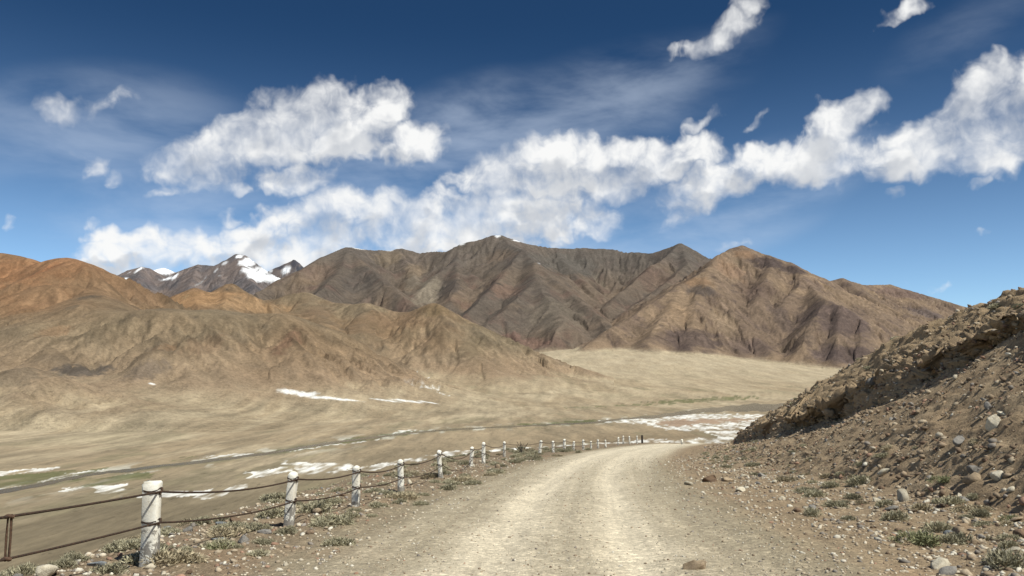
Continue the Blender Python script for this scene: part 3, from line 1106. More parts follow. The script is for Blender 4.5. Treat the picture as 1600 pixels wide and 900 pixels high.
make_range('mountains', 'ochre and dark brown mountain rising from the fan on the right', (880, 1960), (2250, 6600), 0.0012, 0.0034, [
    ([(1160, 384, 4000), (1143, 387, 3950), (1123, 398, 3850), (1107, 420, 3650), (1063, 445, 3450), (1017, 474, 3230), (983, 497, 3080), (953, 513, 2960), (917, 540, 2800)], 0.62, 10),
    ([(1107, 418, 3660), (1098, 445, 3420), (1086, 478, 3180), (1080, 515, 2960), (1075, 545, 2790)], 0.60, 20),
    ([(1098, 445, 3420), (1135, 480, 3230), (1170, 515, 3030), (1205, 550, 2830)], 0.60, 16),
    ([(1063, 445, 3450), (1040, 490, 3100), (1010, 535, 2800)], 0.58, 16),
    ([(1160, 384, 4000), (1180, 392, 3980), (1200, 399, 3950), (1233, 410, 3920), (1263, 426, 3900), (1300, 439, 3950), (1340, 462, 3950), (1400, 500, 3900), (1480, 550, 3800)], 0.62, 10),
    ([(1200, 399, 3950), (1205, 412, 3760), (1195, 440, 3500), (1180, 475, 3280)], 0.64, 14),
    ([(1233, 410, 3920), (1245, 418, 3750), (1255, 438, 3550), (1225, 475, 3280)], 0.64, 12),
    ([(1263, 440, 3600), (1280, 462, 3250), (1293, 469, 3080), (1312, 478, 3000), (1345, 500, 2920), (1378, 520, 2850), (1420, 550, 2750)], 0.72, 8),
    ([(1293, 469, 3080), (1270, 500, 2920), (1252, 540, 2760)], 0.74, 8), ([(1312, 478, 3000), (1310, 520, 2800), (1305, 555, 2680)], 0.76, 8),
    ([(1345, 500, 2920), (1345, 540, 2720)], 0.76, 8),
    ([(1250, 430, 5500), (1290, 440, 5500), (1315, 434.5, 5500), (1347, 445, 5700), (1390, 444.5, 6000), (1433, 457, 6000), (1467, 467, 6000), (1510, 480, 6000), (1700, 500, 6000)], 0.55, 14),
    ([(1315, 435, 5500), (1370, 470, 5000), (1420, 495, 4700), (1480, 530, 4400)], 0.6, 12),
    ([(1390, 445, 6000), (1440, 480, 5500), (1500, 510, 5100)], 0.6, 12),
], 14, (160, 44, 7), right_color, [
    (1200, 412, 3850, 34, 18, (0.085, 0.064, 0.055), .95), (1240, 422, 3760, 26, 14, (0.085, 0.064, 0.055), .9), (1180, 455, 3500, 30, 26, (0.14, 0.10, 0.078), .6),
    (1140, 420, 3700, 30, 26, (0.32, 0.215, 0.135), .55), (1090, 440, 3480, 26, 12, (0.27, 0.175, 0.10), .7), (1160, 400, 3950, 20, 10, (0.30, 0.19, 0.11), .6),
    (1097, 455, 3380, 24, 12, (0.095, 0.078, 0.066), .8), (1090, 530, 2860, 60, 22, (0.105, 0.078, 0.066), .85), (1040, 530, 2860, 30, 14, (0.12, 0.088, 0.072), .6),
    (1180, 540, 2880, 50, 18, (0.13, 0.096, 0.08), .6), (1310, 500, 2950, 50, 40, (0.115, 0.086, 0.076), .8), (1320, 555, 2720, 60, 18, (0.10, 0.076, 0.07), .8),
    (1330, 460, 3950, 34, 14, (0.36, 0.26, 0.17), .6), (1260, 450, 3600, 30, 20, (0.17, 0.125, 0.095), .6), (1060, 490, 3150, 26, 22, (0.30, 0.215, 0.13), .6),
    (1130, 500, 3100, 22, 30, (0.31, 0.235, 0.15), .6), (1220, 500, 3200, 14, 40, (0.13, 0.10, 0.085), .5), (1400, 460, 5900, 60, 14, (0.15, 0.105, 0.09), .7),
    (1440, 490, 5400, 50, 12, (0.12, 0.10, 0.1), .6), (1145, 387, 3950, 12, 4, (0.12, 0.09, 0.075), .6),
], M_FAR, 37, (0.76, 0.735, 0.76), 0.24, 14.0)


def snow_color(x, y, z, acc, above, dist):
    n2 = fbm(x / 160, y / 160, 5, 603)
    c = lerp(A(0.135, 0.118, 0.115), A(0.19, 0.148, 0.128), sstep(-0.2, 0.3, fbm(x / 500, y / 500, 4, 601)))
    c = lerp(c, A(0.085, 0.08, 0.085), sstep(0.0, 0.4, n2) * 0.6)
    c = lerp(c, A(0.30, 0.29, 0.28), sstep(0.5, 1.2, -acc) * 0.35)
    return c


SN = (0.82, 0.83, 0.86)
make_range('mountains', 'distant dark peaks with a bright snow face', (90, 560), (6000, 10500), 0.0010, 0.0026, [
    ([(120, 448, 8300), (163, 435, 8300), (181, 431, 8300), (200, 422, 8300), (222, 417, 8300), (233, 419, 8300), (246, 427, 8300), (270, 440, 8300)], 0.6, 12),
    ([(222, 417, 8300), (215, 440, 7700), (205, 460, 7200)], 0.6, 12),
    ([(255, 436, 8200), (272, 427, 8200), (290, 419, 8200), (310, 413, 8200), (325, 414, 8200), (336, 415, 8200), (351, 407, 8200), (369, 397, 8200), (383, 398, 8180), (395, 407, 8150), (412, 420, 8100), (432, 432, 8050), (450, 440, 8000)], 0.75, 8),
    ([(369, 397, 8200), (377, 415, 7850), (392, 436, 7500), (400, 450, 7200)], 0.72, 8),
    ([(310, 413, 8200), (300, 440, 7700), (290, 460, 7300)], 0.7, 10), ([(351, 407, 8200), (345, 435, 7700)], 0.75, 8),
    ([(415, 424, 9800), (441, 413, 9800), (460, 404, 9800), (466, 413, 9800), (472, 424, 9800)], 0.9, 5),
    ([(238, 422, 9800), (256, 418, 9800), (272, 424, 9800)], 0.5, 10),
], 15, (330, 70, 5), snow_color, [
    (384, 406, 8000, 11, 13, SN, 1), (397, 420, 7850, 17, 15, SN, 1), (412, 430, 7800, 20, 9, SN, 1), (400, 432, 7700, 12, 8, SN, 1), (374, 401, 8150, 6, 5, SN, 1),
    (428, 434, 7900, 14, 5, SN, .9), (396, 418, 7900, 3, 9, (0.12, 0.11, 0.11), .8),
    (256, 423, 9800, 22, 9, SN, 1), (220, 424, 8250, 5, 9, SN, .9), (201, 437, 8100, 8, 3, SN, .9), (188, 446, 8000, 5, 5, SN, .9), (263, 436, 8150, 16, 4, SN, .9), (173, 432, 8300, 9, 2, SN, .8),
    (275, 432, 8100, 4, 8, SN, .8), (208, 428, 8250, 5, 3, SN, .8), (354, 413, 8100, 6, 5, SN, .6), (340, 424, 8000, 4, 6, SN, .5), (350, 433, 7900, 6, 3, SN, .5), (314, 440, 7800, 2, 14, (0.4, 0.39, 0.38), .5),
    (450, 424, 9750, 9, 9, SN, .9), (470, 424, 9750, 6, 10, (0.05, 0.055, 0.07), .9), (462, 412, 9780, 8, 9, (0.06, 0.06, 0.075), .9), (436, 418, 9780, 12, 4, (0.06, 0.06, 0.075), .9), (424, 424, 9780, 5, 3, SN, .7),
    (240, 455, 7600, 30, 12, (0.22, 0.16, 0.125), .6), (215, 445, 7900, 18, 12, (0.2, 0.14, 0.12), .5),
], M_FAR, 53, (0.8, 0.82, 0.86), 0.25)


# ------------------------------------------------------------------ embankment on the right
def bank_params(u):
    T = np.interp(u, [-30, 10, 27, 35, 43.7, 54, 60.5, 68, 77, 88], [7.0, 6.8, 6.4, 6.0, 5.4, 4.2, 3.0, 1.4, 0.2, -1.4])
    ot = np.interp(u, [-30, 10, 27, 35, 44, 54, 60, 68, 78, 88], [15.4, 15.2, 15.0, 14.3, 14.0, 13.0, 11.0, 9.4, 8.3, 8.0])
    of = np.interp(u, [-30, 10, 25, 40, 60, 88], [6.6, 6.6, 6.4, 5.8, 5.2, 5.0])
    return T, ot, of


BANK_V = np.array([0, .30, .52, .60, .66, .72, .80, 1.0, 1.25, 1.7])


def bank_grid():
    us = [-25.0]
    while us[-1] < 88:
        y = us[-1]
        us.append(y + max(0.055, 0.0042 * abs(y)) if y > 9 else y + 0.5)
    us = np.array(us)
    vv = np.concatenate([np.linspace(0, .52, 95)[:-1], np.linspace(.52, .80, 75)[:-1], np.linspace(.80, 1.15, 55)[:-1], np.linspace(1.15, 1.7, 14)])
    U, V = np.meshgrid(us, vv, indexing='ij')
    T, ot, of = bank_params(U)
    W = ot - of
    # where the cut face overhangs, and where it has slumped away
    cl = sstep(-0.30, 0.10, fbm(U * 0.30 + 3, U * 0 + 1.7, 3, 701) + 0.04) * sstep(60, 44, U) * sstep(2, 14, U)
    fl = 0.55 * fbm(U * 0.55, V * 2.0, 3, 703) + 0.35 * ridged(U * 1.15, V * 2.5, 3, 705)
    # profile: scree up to the cut face, an undercut lip, then the crust up to the edge
    LU = [-20, 10, 15, 21.3, 26.9, 31.8, 39.1, 50, 60]
    Tm = np.maximum(T, 0.8)
    hb = np.interp(U, LU, [4.6, 4.5, 4.4, 4.07, 3.0, 2.3, 1.6, .9, .6]) + 0.22 * noise2(U * 0.25, U * 0 + 8, 741)
    hl = np.interp(U, LU, [5.4, 5.3, 5.1, 4.75, 3.95, 3.3, 2.55, 1.6, 1.1]) + 0.16 * noise2(U * 0.33, U * 0 + 3, 743)
    bf, lf = np.clip(hb / Tm, .1, .80), np.clip(hl / Tm, .2, .9)
    ob = np.clip((np.interp(U, LU, [12.4, 12.4, 12.3, 12.0, 11.3, 10.8, 10.0, 9.0, 8.4]) - of) / W, .25, .84)
    over = 0.45 / W
    def prof(keys):
        out = np.zeros_like(U)
        for (v0, a0), (v1, a1) in zip(keys[:-1], keys[1:]):
            t = np.clip((V - v0) / (v1 - v0), 0, 1)
            out = np.where((V >= v0), a0 + (a1 - a0) * t, out)
        return out
    zz = np.zeros_like(U)
    oc = prof([(0, zz), (.30, ob * .56), (.52, ob), (.58, ob + over * 1.3), (.66, ob + over * 1.2), (.74, ob - over * .1), (.80, ob + over * .6), (1.0, zz + 1), (1.25, zz + 1.4), (1.7, zz + 2.6)])
    hc = prof([(0, zz - .06), (.30, bf * .53), (.52, bf), (.58, bf + (lf - bf) * .25), (.66, bf + (lf - bf) * .55), (.74, bf + (lf - bf) * .86), (.80, lf), (1.0, zz + 1), (1.25, zz + 1.02), (1.7, zz + .62)])
    os2 = prof([(0, zz), (.30, ob * .56), (.52, ob * .98), (.66, ob + (1 - ob) * .16), (.80, ob + (1 - ob) * .36), (1.0, zz + 1), (1.25, zz + 1.4), (1.7, zz + 2.6)])
    hs2 = prof([(0, zz - .06), (.30, bf * .53), (.52, bf * .98), (.66, bf + (1 - bf) * .26), (.80, bf + (1 - bf) * .52), (1.0, zz + 1), (1.25, zz + 1.02), (1.7, zz + .62)])
    O = (1 - cl) * os2 + cl * oc
    H = (1 - cl) * hs2 + cl * hc
    cz = np.exp(-((V - .64) / .09) ** 2)
    o = of + O * W + cz * cl * fl * 0.95 + cz * cl * 0.25 * noise2(U * 2.6, V * 9, 709)
    h = H * T
    lipw = np.exp(-((V - .77) / .06) ** 2) * cl
    o = o - lipw * (0.40 * noise2(U * 0.7, U * 0, 711) + 0.30 * noise2(U * 2.0, U * 0 + 4, 713))
    x = xc(U) + o
    y = U + 0.25 * noise2(U * 0.4, V * 3, 715)
    z = zc(U) + h
    P3 = np.stack([x, y, z], -1)
    # displace along the surface normal
    du = np.gradient(P3, axis=0)
    dv = np.gradient(P3, axis=1)
    nrm = np.cross(du, dv)
    nrm /= np.linalg.norm(nrm, axis=-1, keepdims=True) + 1e-9
    nrm *= np.where(nrm[..., 2:3] < -0.6, -1, 1) * np.sign(np.mean(nrm[..., 2]))
    s = x * 0.8 + y * 0.6
    t = z * 1.0 + (x - xc(U)) * 0.5
    foot = sstep(-0.02, .08, V)
    cragz = np.exp(-((V - .74) / .15) ** 2)
    am = foot * (0.11 + 0.26 * cragz * (0.4 + 0.6 * cl) + 0.12 * sstep(.8, .95, V))
    d = am * (0.9 * fbm(s * 0.9, t * 1.2, 5, 721, 0.58) + 0.6 * ridged(s * 1.6, t * 2.0, 4, 723, 0.55))
    lump = np.abs(noise2(s * 4.2, t * 5.0, 725)) + 0.6 * np.abs(noise2(s * 9, t * 10, 727))
    d = d + foot * (0.05 + 0.09 * np.exp(-((V - .75) / .18) ** 2)) * (lump - 0.3)
    for cell, a in ((1.1, .16), (.45, .12), (.2, .05)):
        f1, cid = worley(s / cell + 0.4 * noise2(s / cell, t / cell, 751), t / cell, 753)
        block = (cid - 0.5) * 1.3 + 0.5 - f1
        d = d + foot * a * (0.16 + 0.84 * np.clip(cragz + sstep(.8, .9, V) * sstep(1.1, 1.0, V) * .6, 0, 1)) * block
    P3 = P3 + nrm * d[..., None]
    return P3, nrm, U, V, cl


BANK, BANK_N, BANK_U, BANK_VV, BANK_CL = bank_grid()


def build_bank():
    nr, nc = BANK.shape[:2]
    V3 = BANK.reshape(-1, 3)
    x, y, z = V3.T
    U, V, cl = BANK_U.ravel(), BANK_VV.ravel(), BANK_CL.ravel()
    n = fbm(x * 0.5 + z, y * 0.5 + z * 0.7, 4, 731)
    n2 = fbm(x * 2.2 + z * 2, y * 2.2 + z, 4, 733)
    c = lerp(A(0.32, 0.232, 0.145), A(0.37, 0.278, 0.178), sstep(-0.3, 0.3, n))
    c = lerp(c, A(0.29, 0.215, 0.145), sstep(.1, .5, n2) * 0.5)
    crust = sstep(.70, .86, V + 0.05 * n2)
    c = lerp(c, A(0.335, 0.245, 0.15), crust * 0.75)
    face = np.exp(-((V - .68) / .08) ** 2)
    c = lerp(c, A(0.33, 0.225, 0.135), face * 0.55 * sstep(-.3, .3, n2))
    c = lerp(c, A(0.23, 0.165, 0.105), sstep(.2, .5, fbm(x * 1.1 - z, y * 1.1, 4, 735)) * 0.5)
    f = grid_faces(nr, nc)
    f = f[:, ::-1]
    struct('embankment', build_mesh('embankment', V3, f, None, {'rock': c}, True, [M_BANK]),
           'stony brown embankment with an eroded overhanging edge right of the road')


build_bank()


# ------------------------------------------------------------------ rocks
def ico(sub):
    import bmesh
    bm = bmesh.new()
    bmesh.ops.create_icosphere(bm, subdivisions=sub, radius=1.0)
    bm.verts.ensure_lookup_table()
    v = np.array([q.co[:] for q in bm.verts])
    f = np.array([[q.index for q in fc.verts] for fc in bm.faces])
    bm.free()
    return v, f


ICO1, ICO2, ICO3 = ico(1), ico(2), ico(3)


def rock_shape(base, seed, flat=0.7, cuts=9):
    r = np.random.default_rng(seed)
    v = base[0].copy()
    v *= (1 + 0.18 * np.sin(v @ r.normal(size=3) * 2.2 + r.uniform(0, 6)))[:, None]
    for _ in range(cuts):
        n = r.normal(size=3)
        n /= np.linalg.norm(n)
        d = r.uniform(0.36, 0.72)
        s = v @ n - d
        v -= np.where(s > 0, s, 0)[:, None] * n[None] * 0.97
    v += 0.016 * r.normal(size=v.shape)
    v *= np.array([r.uniform(.85, 1.25), r.uniform(.75, 1.0), flat * r.uniform(.8, 1.15)])
    m = np.abs(v[:, :2]).max()
    return v / m


def stone_material(name, col, col2, sc_=6.0):
    m, nt, b = principled(name, 0.9)
    tcn = nt.new('ShaderNodeTexCoord')
    oi = nt.new('ShaderNodeObjectInfo')
    p = nt.vmath('ADD', tcn.outputs['Object'], oi.outputs['Location'])
    n1 = nt.noise(p, sc_ * 0.35, 6, 0.65, 0.4)
    n2 = nt.noise(p, sc_ * 2.2, 5, 0.7)
    f = nt.math('ADD', nt.math('MULTIPLY', n1, 0.65), nt.math('MULTIPLY', n2, 0.35))
    c = nt.mix(nt.ramp(f, 0.36, 0.64), rgba(col), rgba(col2))
    v = nt.ramp(oi.outputs['Random'], 0, 1, 0.78, 1.18, smooth=False)
    cc = nt.new('ShaderNodeCombineColor')
    for i in range(3):
        nt.l.new(v, cc.inputs[i])
    nt.l.new(nt.mix(1.0, c, cc.outputs[0], 'MULTIPLY'), b.inputs['Base Color'])
    bump(nt, b, f, 0.5, 0.12)
    return m


STONES = {
    'tan': stone_material('tan_stone', (0.36, 0.28, 0.19), (0.25, 0.19, 0.13)),
    'brown': stone_material('brown_stone', (0.25, 0.17, 0.11), (0.16, 0.11, 0.08)),
    'pale': stone_material('pale_stone', (0.60, 0.55, 0.44), (0.42, 0.37, 0.28)),
    'grey': stone_material('grey_stone', (0.30, 0.28, 0.25), (0.18, 0.17, 0.16)),
    'blue grey': stone_material('blue_grey_stone', (0.26, 0.28, 0.29), (0.15, 0.16, 0.17)),
}
ROCK_MESH = {}
for cn in STONES:
    for k in range(7):
        v = rock_shape(ICO2, 100 + k * 13 + len(cn), 0.45 + 0.09 * k, 8 + k % 4)
        ROCK_MESH[cn, k] = build_mesh('rock', v, None, ICO2[1], None, False, [STONES[cn]])
BIG_MESH = {}


def add_rock(loc, size, colour, k, rot, name='rock', mesh=None, squash=None):
    o = bpy.data.objects.new(name, mesh or ROCK_MESH[colour, k])
    COL.objects.link(o)
    o.location = loc
    o.rotation_euler = rot
    o.scale = (size, size, size) if squash is None else (size * squash[0], size * squash[1], size * squash[2])
    return o


def ray_ground(px, py):
    a, b = ray(px, py)
    d = np.arange(4.0, 120, 0.04)
    z, _ = ground_h(a * d, d)
    k = np.argmax(z > EYE + b * d)
    return a * d[k], d[k], float(z[k])


def bank_pixels():
    V3 = BANK.reshape(-1, 3)
    rel = V3 - np.array([0, 0, EYE])
    fw = rel[:, 1] * CP + rel[:, 2] * SP
    up = -rel[:, 1] * SP + rel[:, 2] * CP
    with np.errstate(divide='ignore', invalid='ignore'):
        return 800 + F * rel[:, 0] / fw, 450 - F * up / fw, fw


BPX, BPY, BFW = bank_pixels()


def ray_bank(px, py):
    """nearest point of the embankment seen through a pixel, or None"""
    e = np.hypot(BPX - px, BPY - py)
    ok = (e < 7) & (BFW > 3)
    if not ok.any():
        return None
    idx = np.where(ok)[0]
    i = idx[np.argmin(BFW[idx] + e[idx] * 0.3)]
    p = BANK.reshape(-1, 3)[i]
    return tuple(p), tuple(BANK_N.reshape(-1, 3)[i])


def seat(px, py):
    q = ray_bank(px, py)
    gx_, gy_, gz_ = ray_ground(px, py)
    if q is not None and q[0][1] < gy_ + 0.3:
        return q[0]
    return (gx_, gy_, gz_)


# single stones that the photograph shows clearly: base pixel, width in px, colour, label, squash
SINGLES = [
    (1089, 890, 44, 'tan', 'pale tan stone lying alone on the road at the bottom of the picture', (1, .8, 1.0)),
    (1411, 782, 30, 'pale', 'bright cream boulder among shrubs at the foot of the embankment', (1, .9, 1.1)),
    (1377, 541, 24, 'pale', 'flat pale boulder perched on the skyline of the embankment', (1.15, .9, .7)),
    (1555, 664, 32, 'pale', 'angular cream and grey boulder on the embankment scree, top right', (1, .9, 1.2)),
    (1545, 640, 18, 'grey', 'grey slab leaning above the angular cream boulder on the scree', (.8, .6, 1.2)),
    (1498, 696, 24, 'grey', 'grey boulder beside a shrub halfway up the scree', (1, .8, .9)),
    (1525, 741, 28, 'grey', 'grey boulder at the foot of the scree near the right edge', (1.2, .8, .8)),
    (1556, 751, 26, 'pale', 'pale rounded boulder right of the grey boulder under the scree', (1, .8, .9)),
    (1576, 742, 22, 'tan', 'tan block at the right edge below the scree', (1, .8, .8)),
    (1581, 768, 16, 'pale', 'small yellowish stone near the right edge below the scree', (1, .8, .9)),
    (1490, 846, 44, 'tan', 'wide tan slab behind the large shrub at lower right', (1.2, .8, .55)),
    (1380, 741, 22, 'pale', 'pale stone left of the cream boulder at the scree foot', (1.2, .8, .8)),
    (1191, 745, 16, 'grey', 'grey white stone at the base of the bank near the bend', (1, .8, 1)),
    (1233, 742, 18, 'brown', 'dark brown block at the base of the bank', (.9, .8, 1.1)),
    (1134, 752, 22, 'tan', 'tan boulder on the right verge near the bend', (1.1, .8, .9)),
    (1108, 753, 20, 'brown', 'dark brown boulder beside the tan boulder on the right verge', (1.2, .8, .8)),
    (1155, 768, 20, 'pale', 'pale split stone on the right verge', (1.2, .8, .7)),
    (1245, 800, 16, 'brown', 'brown stone under a shrub on the right verge', (1, .8, .9)),
    (1260, 794, 16, 'pale', 'pale sliver stone behind a brown stone on the right verge', (1.2, .7, .6)),
    (1076, 758, 14, 'pale', 'pale round stone close to the road on the right', (1, .9, .9)),
    (1208, 639, 12, 'pale', 'pale stone on the low nose of the embankment', (1, .8, 1)),
    (1392, 622, 14, 'pale', 'pale upright stone under the overhanging edge', (.8, .7, 1.3)),
    (1308, 661, 16, 'grey', 'grey stone wedged under the overhanging edge', (.9, .8, 1.2)),
    (1523, 619, 14, 'pale', 'pale flat stone high on the scree', (1.3, .8, .6)),
    (1544, 602, 12, 'pale', 'pale stone topmost on the open scree', (1, .8, 1)),
    (201, 829, 32, 'grey', 'large grey rock left of the nearest white post', (1.1, .8, .9)),
    (107, 851, 30, 'blue grey', 'blue grey rock on the slope edge left of the nearest post', (1.2, .8, .8)),
    (65, 862, 56, 'grey', 'broad flat greyish slab on the slope edge at far left', (1.4, .9, .32)),
    (153, 885, 32, 'blue grey', 'blue grey rock beneath the lower cable at bottom left', (1.2, .8, .7)),
    (265, 825, 20, 'pale', 'cream stone just right of the nearest white post', (1.1, .8, .8)),
    (345, 846, 28, 'blue grey', 'blue grey rock inside a shrub between the two nearest posts', (1.1, .8, .7)),
    (365, 816, 16, 'brown', 'rust brown stone between the two nearest posts', (1.2, .8, .8)),
    (347, 820, 16, 'blue grey', 'small blue grey stone beside the rust brown stone', (1.3, .8, .6)),
    (328, 818, 14, 'tan', 'small tan stone left of the blue grey stone', (1.2, .8, .6)),
    (410, 833, 22, 'grey', 'low grey stone left of the second post', (1.3, .8, .6)),
    (432, 770, 30, 'grey', 'pitted grey rock behind the second post', (1.1, .8, .9)),
    (295, 898, 14, 'brown', 'small reddish stone on the gravel at bottom left', (1, .9, 1)),
    (12, 897, 24, 'tan', 'tan stone at the bottom left corner of the verge', (1.3, .8, .7)),
    (640, 758, 12, 'pale', 'pale stone beside the fourth post', (.9, .8, 1.1)),
    (1410, 895, 12, 'pale', 'small pale stone on the gravel at bottom right', (1, .8, .8)),
    (1583, 866, 22, 'pale', 'pale cracked stone behind the shrub at bottom right', (1.2, .8, .9)),
    (1540, 805, 18, 'pale', 'pale stone in the rubble right of the cream boulder', (1.3, .8, .7)),
    (1490, 762, 16, 'tan', 'tan stone beside a shrub right of the cream boulder', (1.1, .8, .8)),
    (1498, 780, 14, 'pale', 'upright cream stone right of the cream boulder', (.8, .7, 1.2)),
]
for i, (px, py, w, cn, lab, sq) in enumerate(SINGLES):
    p = seat(px, py)
    d = p[1]
    size = 0.5 * w * d / F
    me = build_mesh('boulder', rock_shape(ICO3, 900 + i, 0.85, 9), None, ICO3[1], None, False, [STONES[cn]])
    mz = float(max(v.co.z for v in me.vertices)) * size * sq[2]
    o = add_rock((p[0], p[1], p[2] + mz * 0.42), size, cn, 0, (random.uniform(-.15, .15), random.uniform(-.15, .15), random.uniform(-.6, .6)), 'boulder', me, sq)
    tag(o, lab, 'boulder')

PENDING = []


def zone_tag(o, zone, cn):
    PENDING.append((o, 'stone', zone, cn))


NUM = ['first', 'second', 'third', 'fourth', 'fifth', 'sixth', 'seventh', 'eighth', 'ninth', 'tenth', 'eleventh', 'twelfth', 'thirteenth', 'fourteenth', 'fifteenth',
       'sixteenth', 'seventeenth', 'eighteenth', 'nineteenth', 'twentieth', 'twenty-first', 'twenty-second', 'twenty-third', 'twenty-fourth', 'twenty-fifth', 'twenty-sixth', 'twenty-seventh',
       'twenty-eighth', 'twenty-ninth', 'thirtieth']


def finish_labels():
    """tell look-alikes apart by the stretch of road they lie on and their order away from the camera"""
    bins = {}
    for o, cat, zone, cn in PENDING:
        y = o.location.y
        if zone in ('behind', 'before', 'verge'):
            k = sum(1 for f in FENCE[1:] if f[1] < y)
            k = min(k, 19)
            where = 'before the nearest post' if k == 0 else 'past the %s post' % NUM[k - 1]
        else:
            where = ['nearest the camera', 'on the near stretch', 'midway along', 'on the far stretch', 'beside the bend', 'at the bend', 'past the bend'][sum(y > q for q in (14, 18, 23, 30, 36, 45))]
        bins.setdefault((cat, zone, cn, where), []).append(o)
    what = {'behind': 'behind the fence', 'before': 'between fence and road', 'verge': 'on the fence verge', 'rubble': 'in the rubble below the embankment',
            'scree': 'on the embankment scree', 'crust': 'on the embankment top edge', 'foot': 'at the embankment foot', 'upper': 'on the upper embankment'}
    grp = {'behind': 'shrubs behind the fence', 'before': 'shrubs between fence and road', 'verge': 'stones beside the fence', 'rubble': 'stones in the rubble strip',
           'scree': 'stones on the scree', 'crust': 'stones on the embankment edge', 'foot': 'shrubs at the embankment foot', 'upper': 'shrubs on the upper embankment'}
    for (cat, zone, cn, where), os_ in bins.items():
        os_.sort(key=lambda o: o.location.y)
        for i, o in enumerate(os_):
            pre = '' if len(os_) == 1 else (NUM[i] if i < 30 else 'farthest') + ' '
            tail = '' if len(os_) == 1 else ' from the camera'
            tag(o, '%s%s %s%s %s %s' % (pre, cn, cat, tail, what[zone], where), cat, grp[zone])


def pick(w):
    ks = list(w)
    return random.choices(ks, [w[k] for k in ks])[0]


flatB = BANK.reshape(-1, 3)
flatV, flatU = BANK_VV.ravel(), BANK_U.ravel()


def scatter_rocks():
    n = 0
    # rubble strip
    while n < 105:
        y = 8 + 34 * random.random() ** 1.7
        o_ = random.triangular(3.9, 8.2, 6.4)
        x = float(xc(np.array(y))) + o_
        if abs(x / y) > 0.70:
            continue
        s = 0.045 + 0.10 * random.random() ** 2.6
        cn = pick({'tan': 4, 'pale': 4, 'grey': 3, 'brown': 2, 'blue grey': 1})
        q = ray_bank(800 + F * x / y, 450) if False else None
        z = gz(x, y)
        # on the bank's foot when that lies higher
        j = np.argmin((flatB[:, 0] - x) ** 2 + (flatB[:, 1] - y) ** 2)
        if (flatB[j, 0] - x) ** 2 + (flatB[j, 1] - y) ** 2 < 0.04:
            z = max(z, flatB[j, 2])
        o = add_rock((x, y, z + s * 0.22), s, cn, random.randrange(7), (random.uniform(-.4, .4), random.uniform(-.4, .4), random.uniform(0, 6.3)))
        zone_tag(o, 'rubble', cn)
        n += 1
    # scree and crust
    for zone, lo, hi, cnt, smin, smax in (('scree', .10, .52, 75, .05, .19), ('crust', .70, 1.02, 66, .09, .34)):
        ok = np.where((flatV > lo) & (flatV < hi) & (flatU > 11) & (flatU < 70) & (BPX > 1120) & (BPX < 1660))[0]
        for _ in range(cnt):
            i = ok[int(rng.integers(len(ok)))]
            p, nn = flatB[i], BANK_N.reshape(-1, 3)[i]
            s = smin + (smax - smin) * random.random() ** 2.2
            cn = pick({'tan': 6, 'pale': 3 if zone == 'scree' else 1.2, 'grey': 3, 'brown': 4, 'blue grey': .7})
            o = add_rock((p[0] + nn[0] * s * .15, p[1] + nn[1] * s * .15, p[2] + nn[2] * s * .2), s, cn, random.randrange(7),
                         (random.uniform(-.6, .6), random.uniform(-.6, .6), random.uniform(0, 6.3)))
            zone_tag(o, zone, cn)
    # fence side
    n = 0
    while n < 58:
        y = 6.5 + 30 * random.random() ** 1.6
        o_ = random.uniform(-7.0 - 0.06 * y, -3.5)
        x = float(xc(np.array(y))) + o_
        if abs(x / y) > 0.70:
            continue
        s = 0.04 + 0.11 * random.random() ** 2.4
        cn = pick({'tan': 4, 'pale': 2, 'grey': 3, 'brown': 3, 'blue grey': 1.5})
        o = add_rock((x, y, gz(x, y) + s * 0.2), s, cn, random.randrange(7), (random.uniform(-.4, .4), random.uniform(-.4, .4), random.uniform(0, 6.3)))
        zone_tag(o, 'verge', cn)
        n += 1


scatter_rocks()


# ------------------------------------------------------------------ loose gravel (uncountable)
def pebble_material():
    m, nt, b = principled('loose_pebbles', 0.9)
    p = pos_vec(nt)
    col = attr(nt, 'rock').outputs['Color']
    f = nt.ramp(nt.noise(p, 60, 4, 0.7), 0.3, 0.7, 0.75, 1.2, smooth=False)
    cc = nt.new('ShaderNodeCombineColor')
    for i in range(3):
        nt.l.new(f, cc.inputs[i])
    nt.l.new(nt.mix(1.0, col, cc.outputs[0], 'MULTIPLY'), b.inputs['Base Color'])
    return m


M_PEB = pebble_material()
PAL = np.array([[.40, .33, .24], [.30, .23, .16], [.52, .46, .36], [.26, .23, .20], [.20, .145, .10], [.60, .56, .47], [.32, .20, .14]])


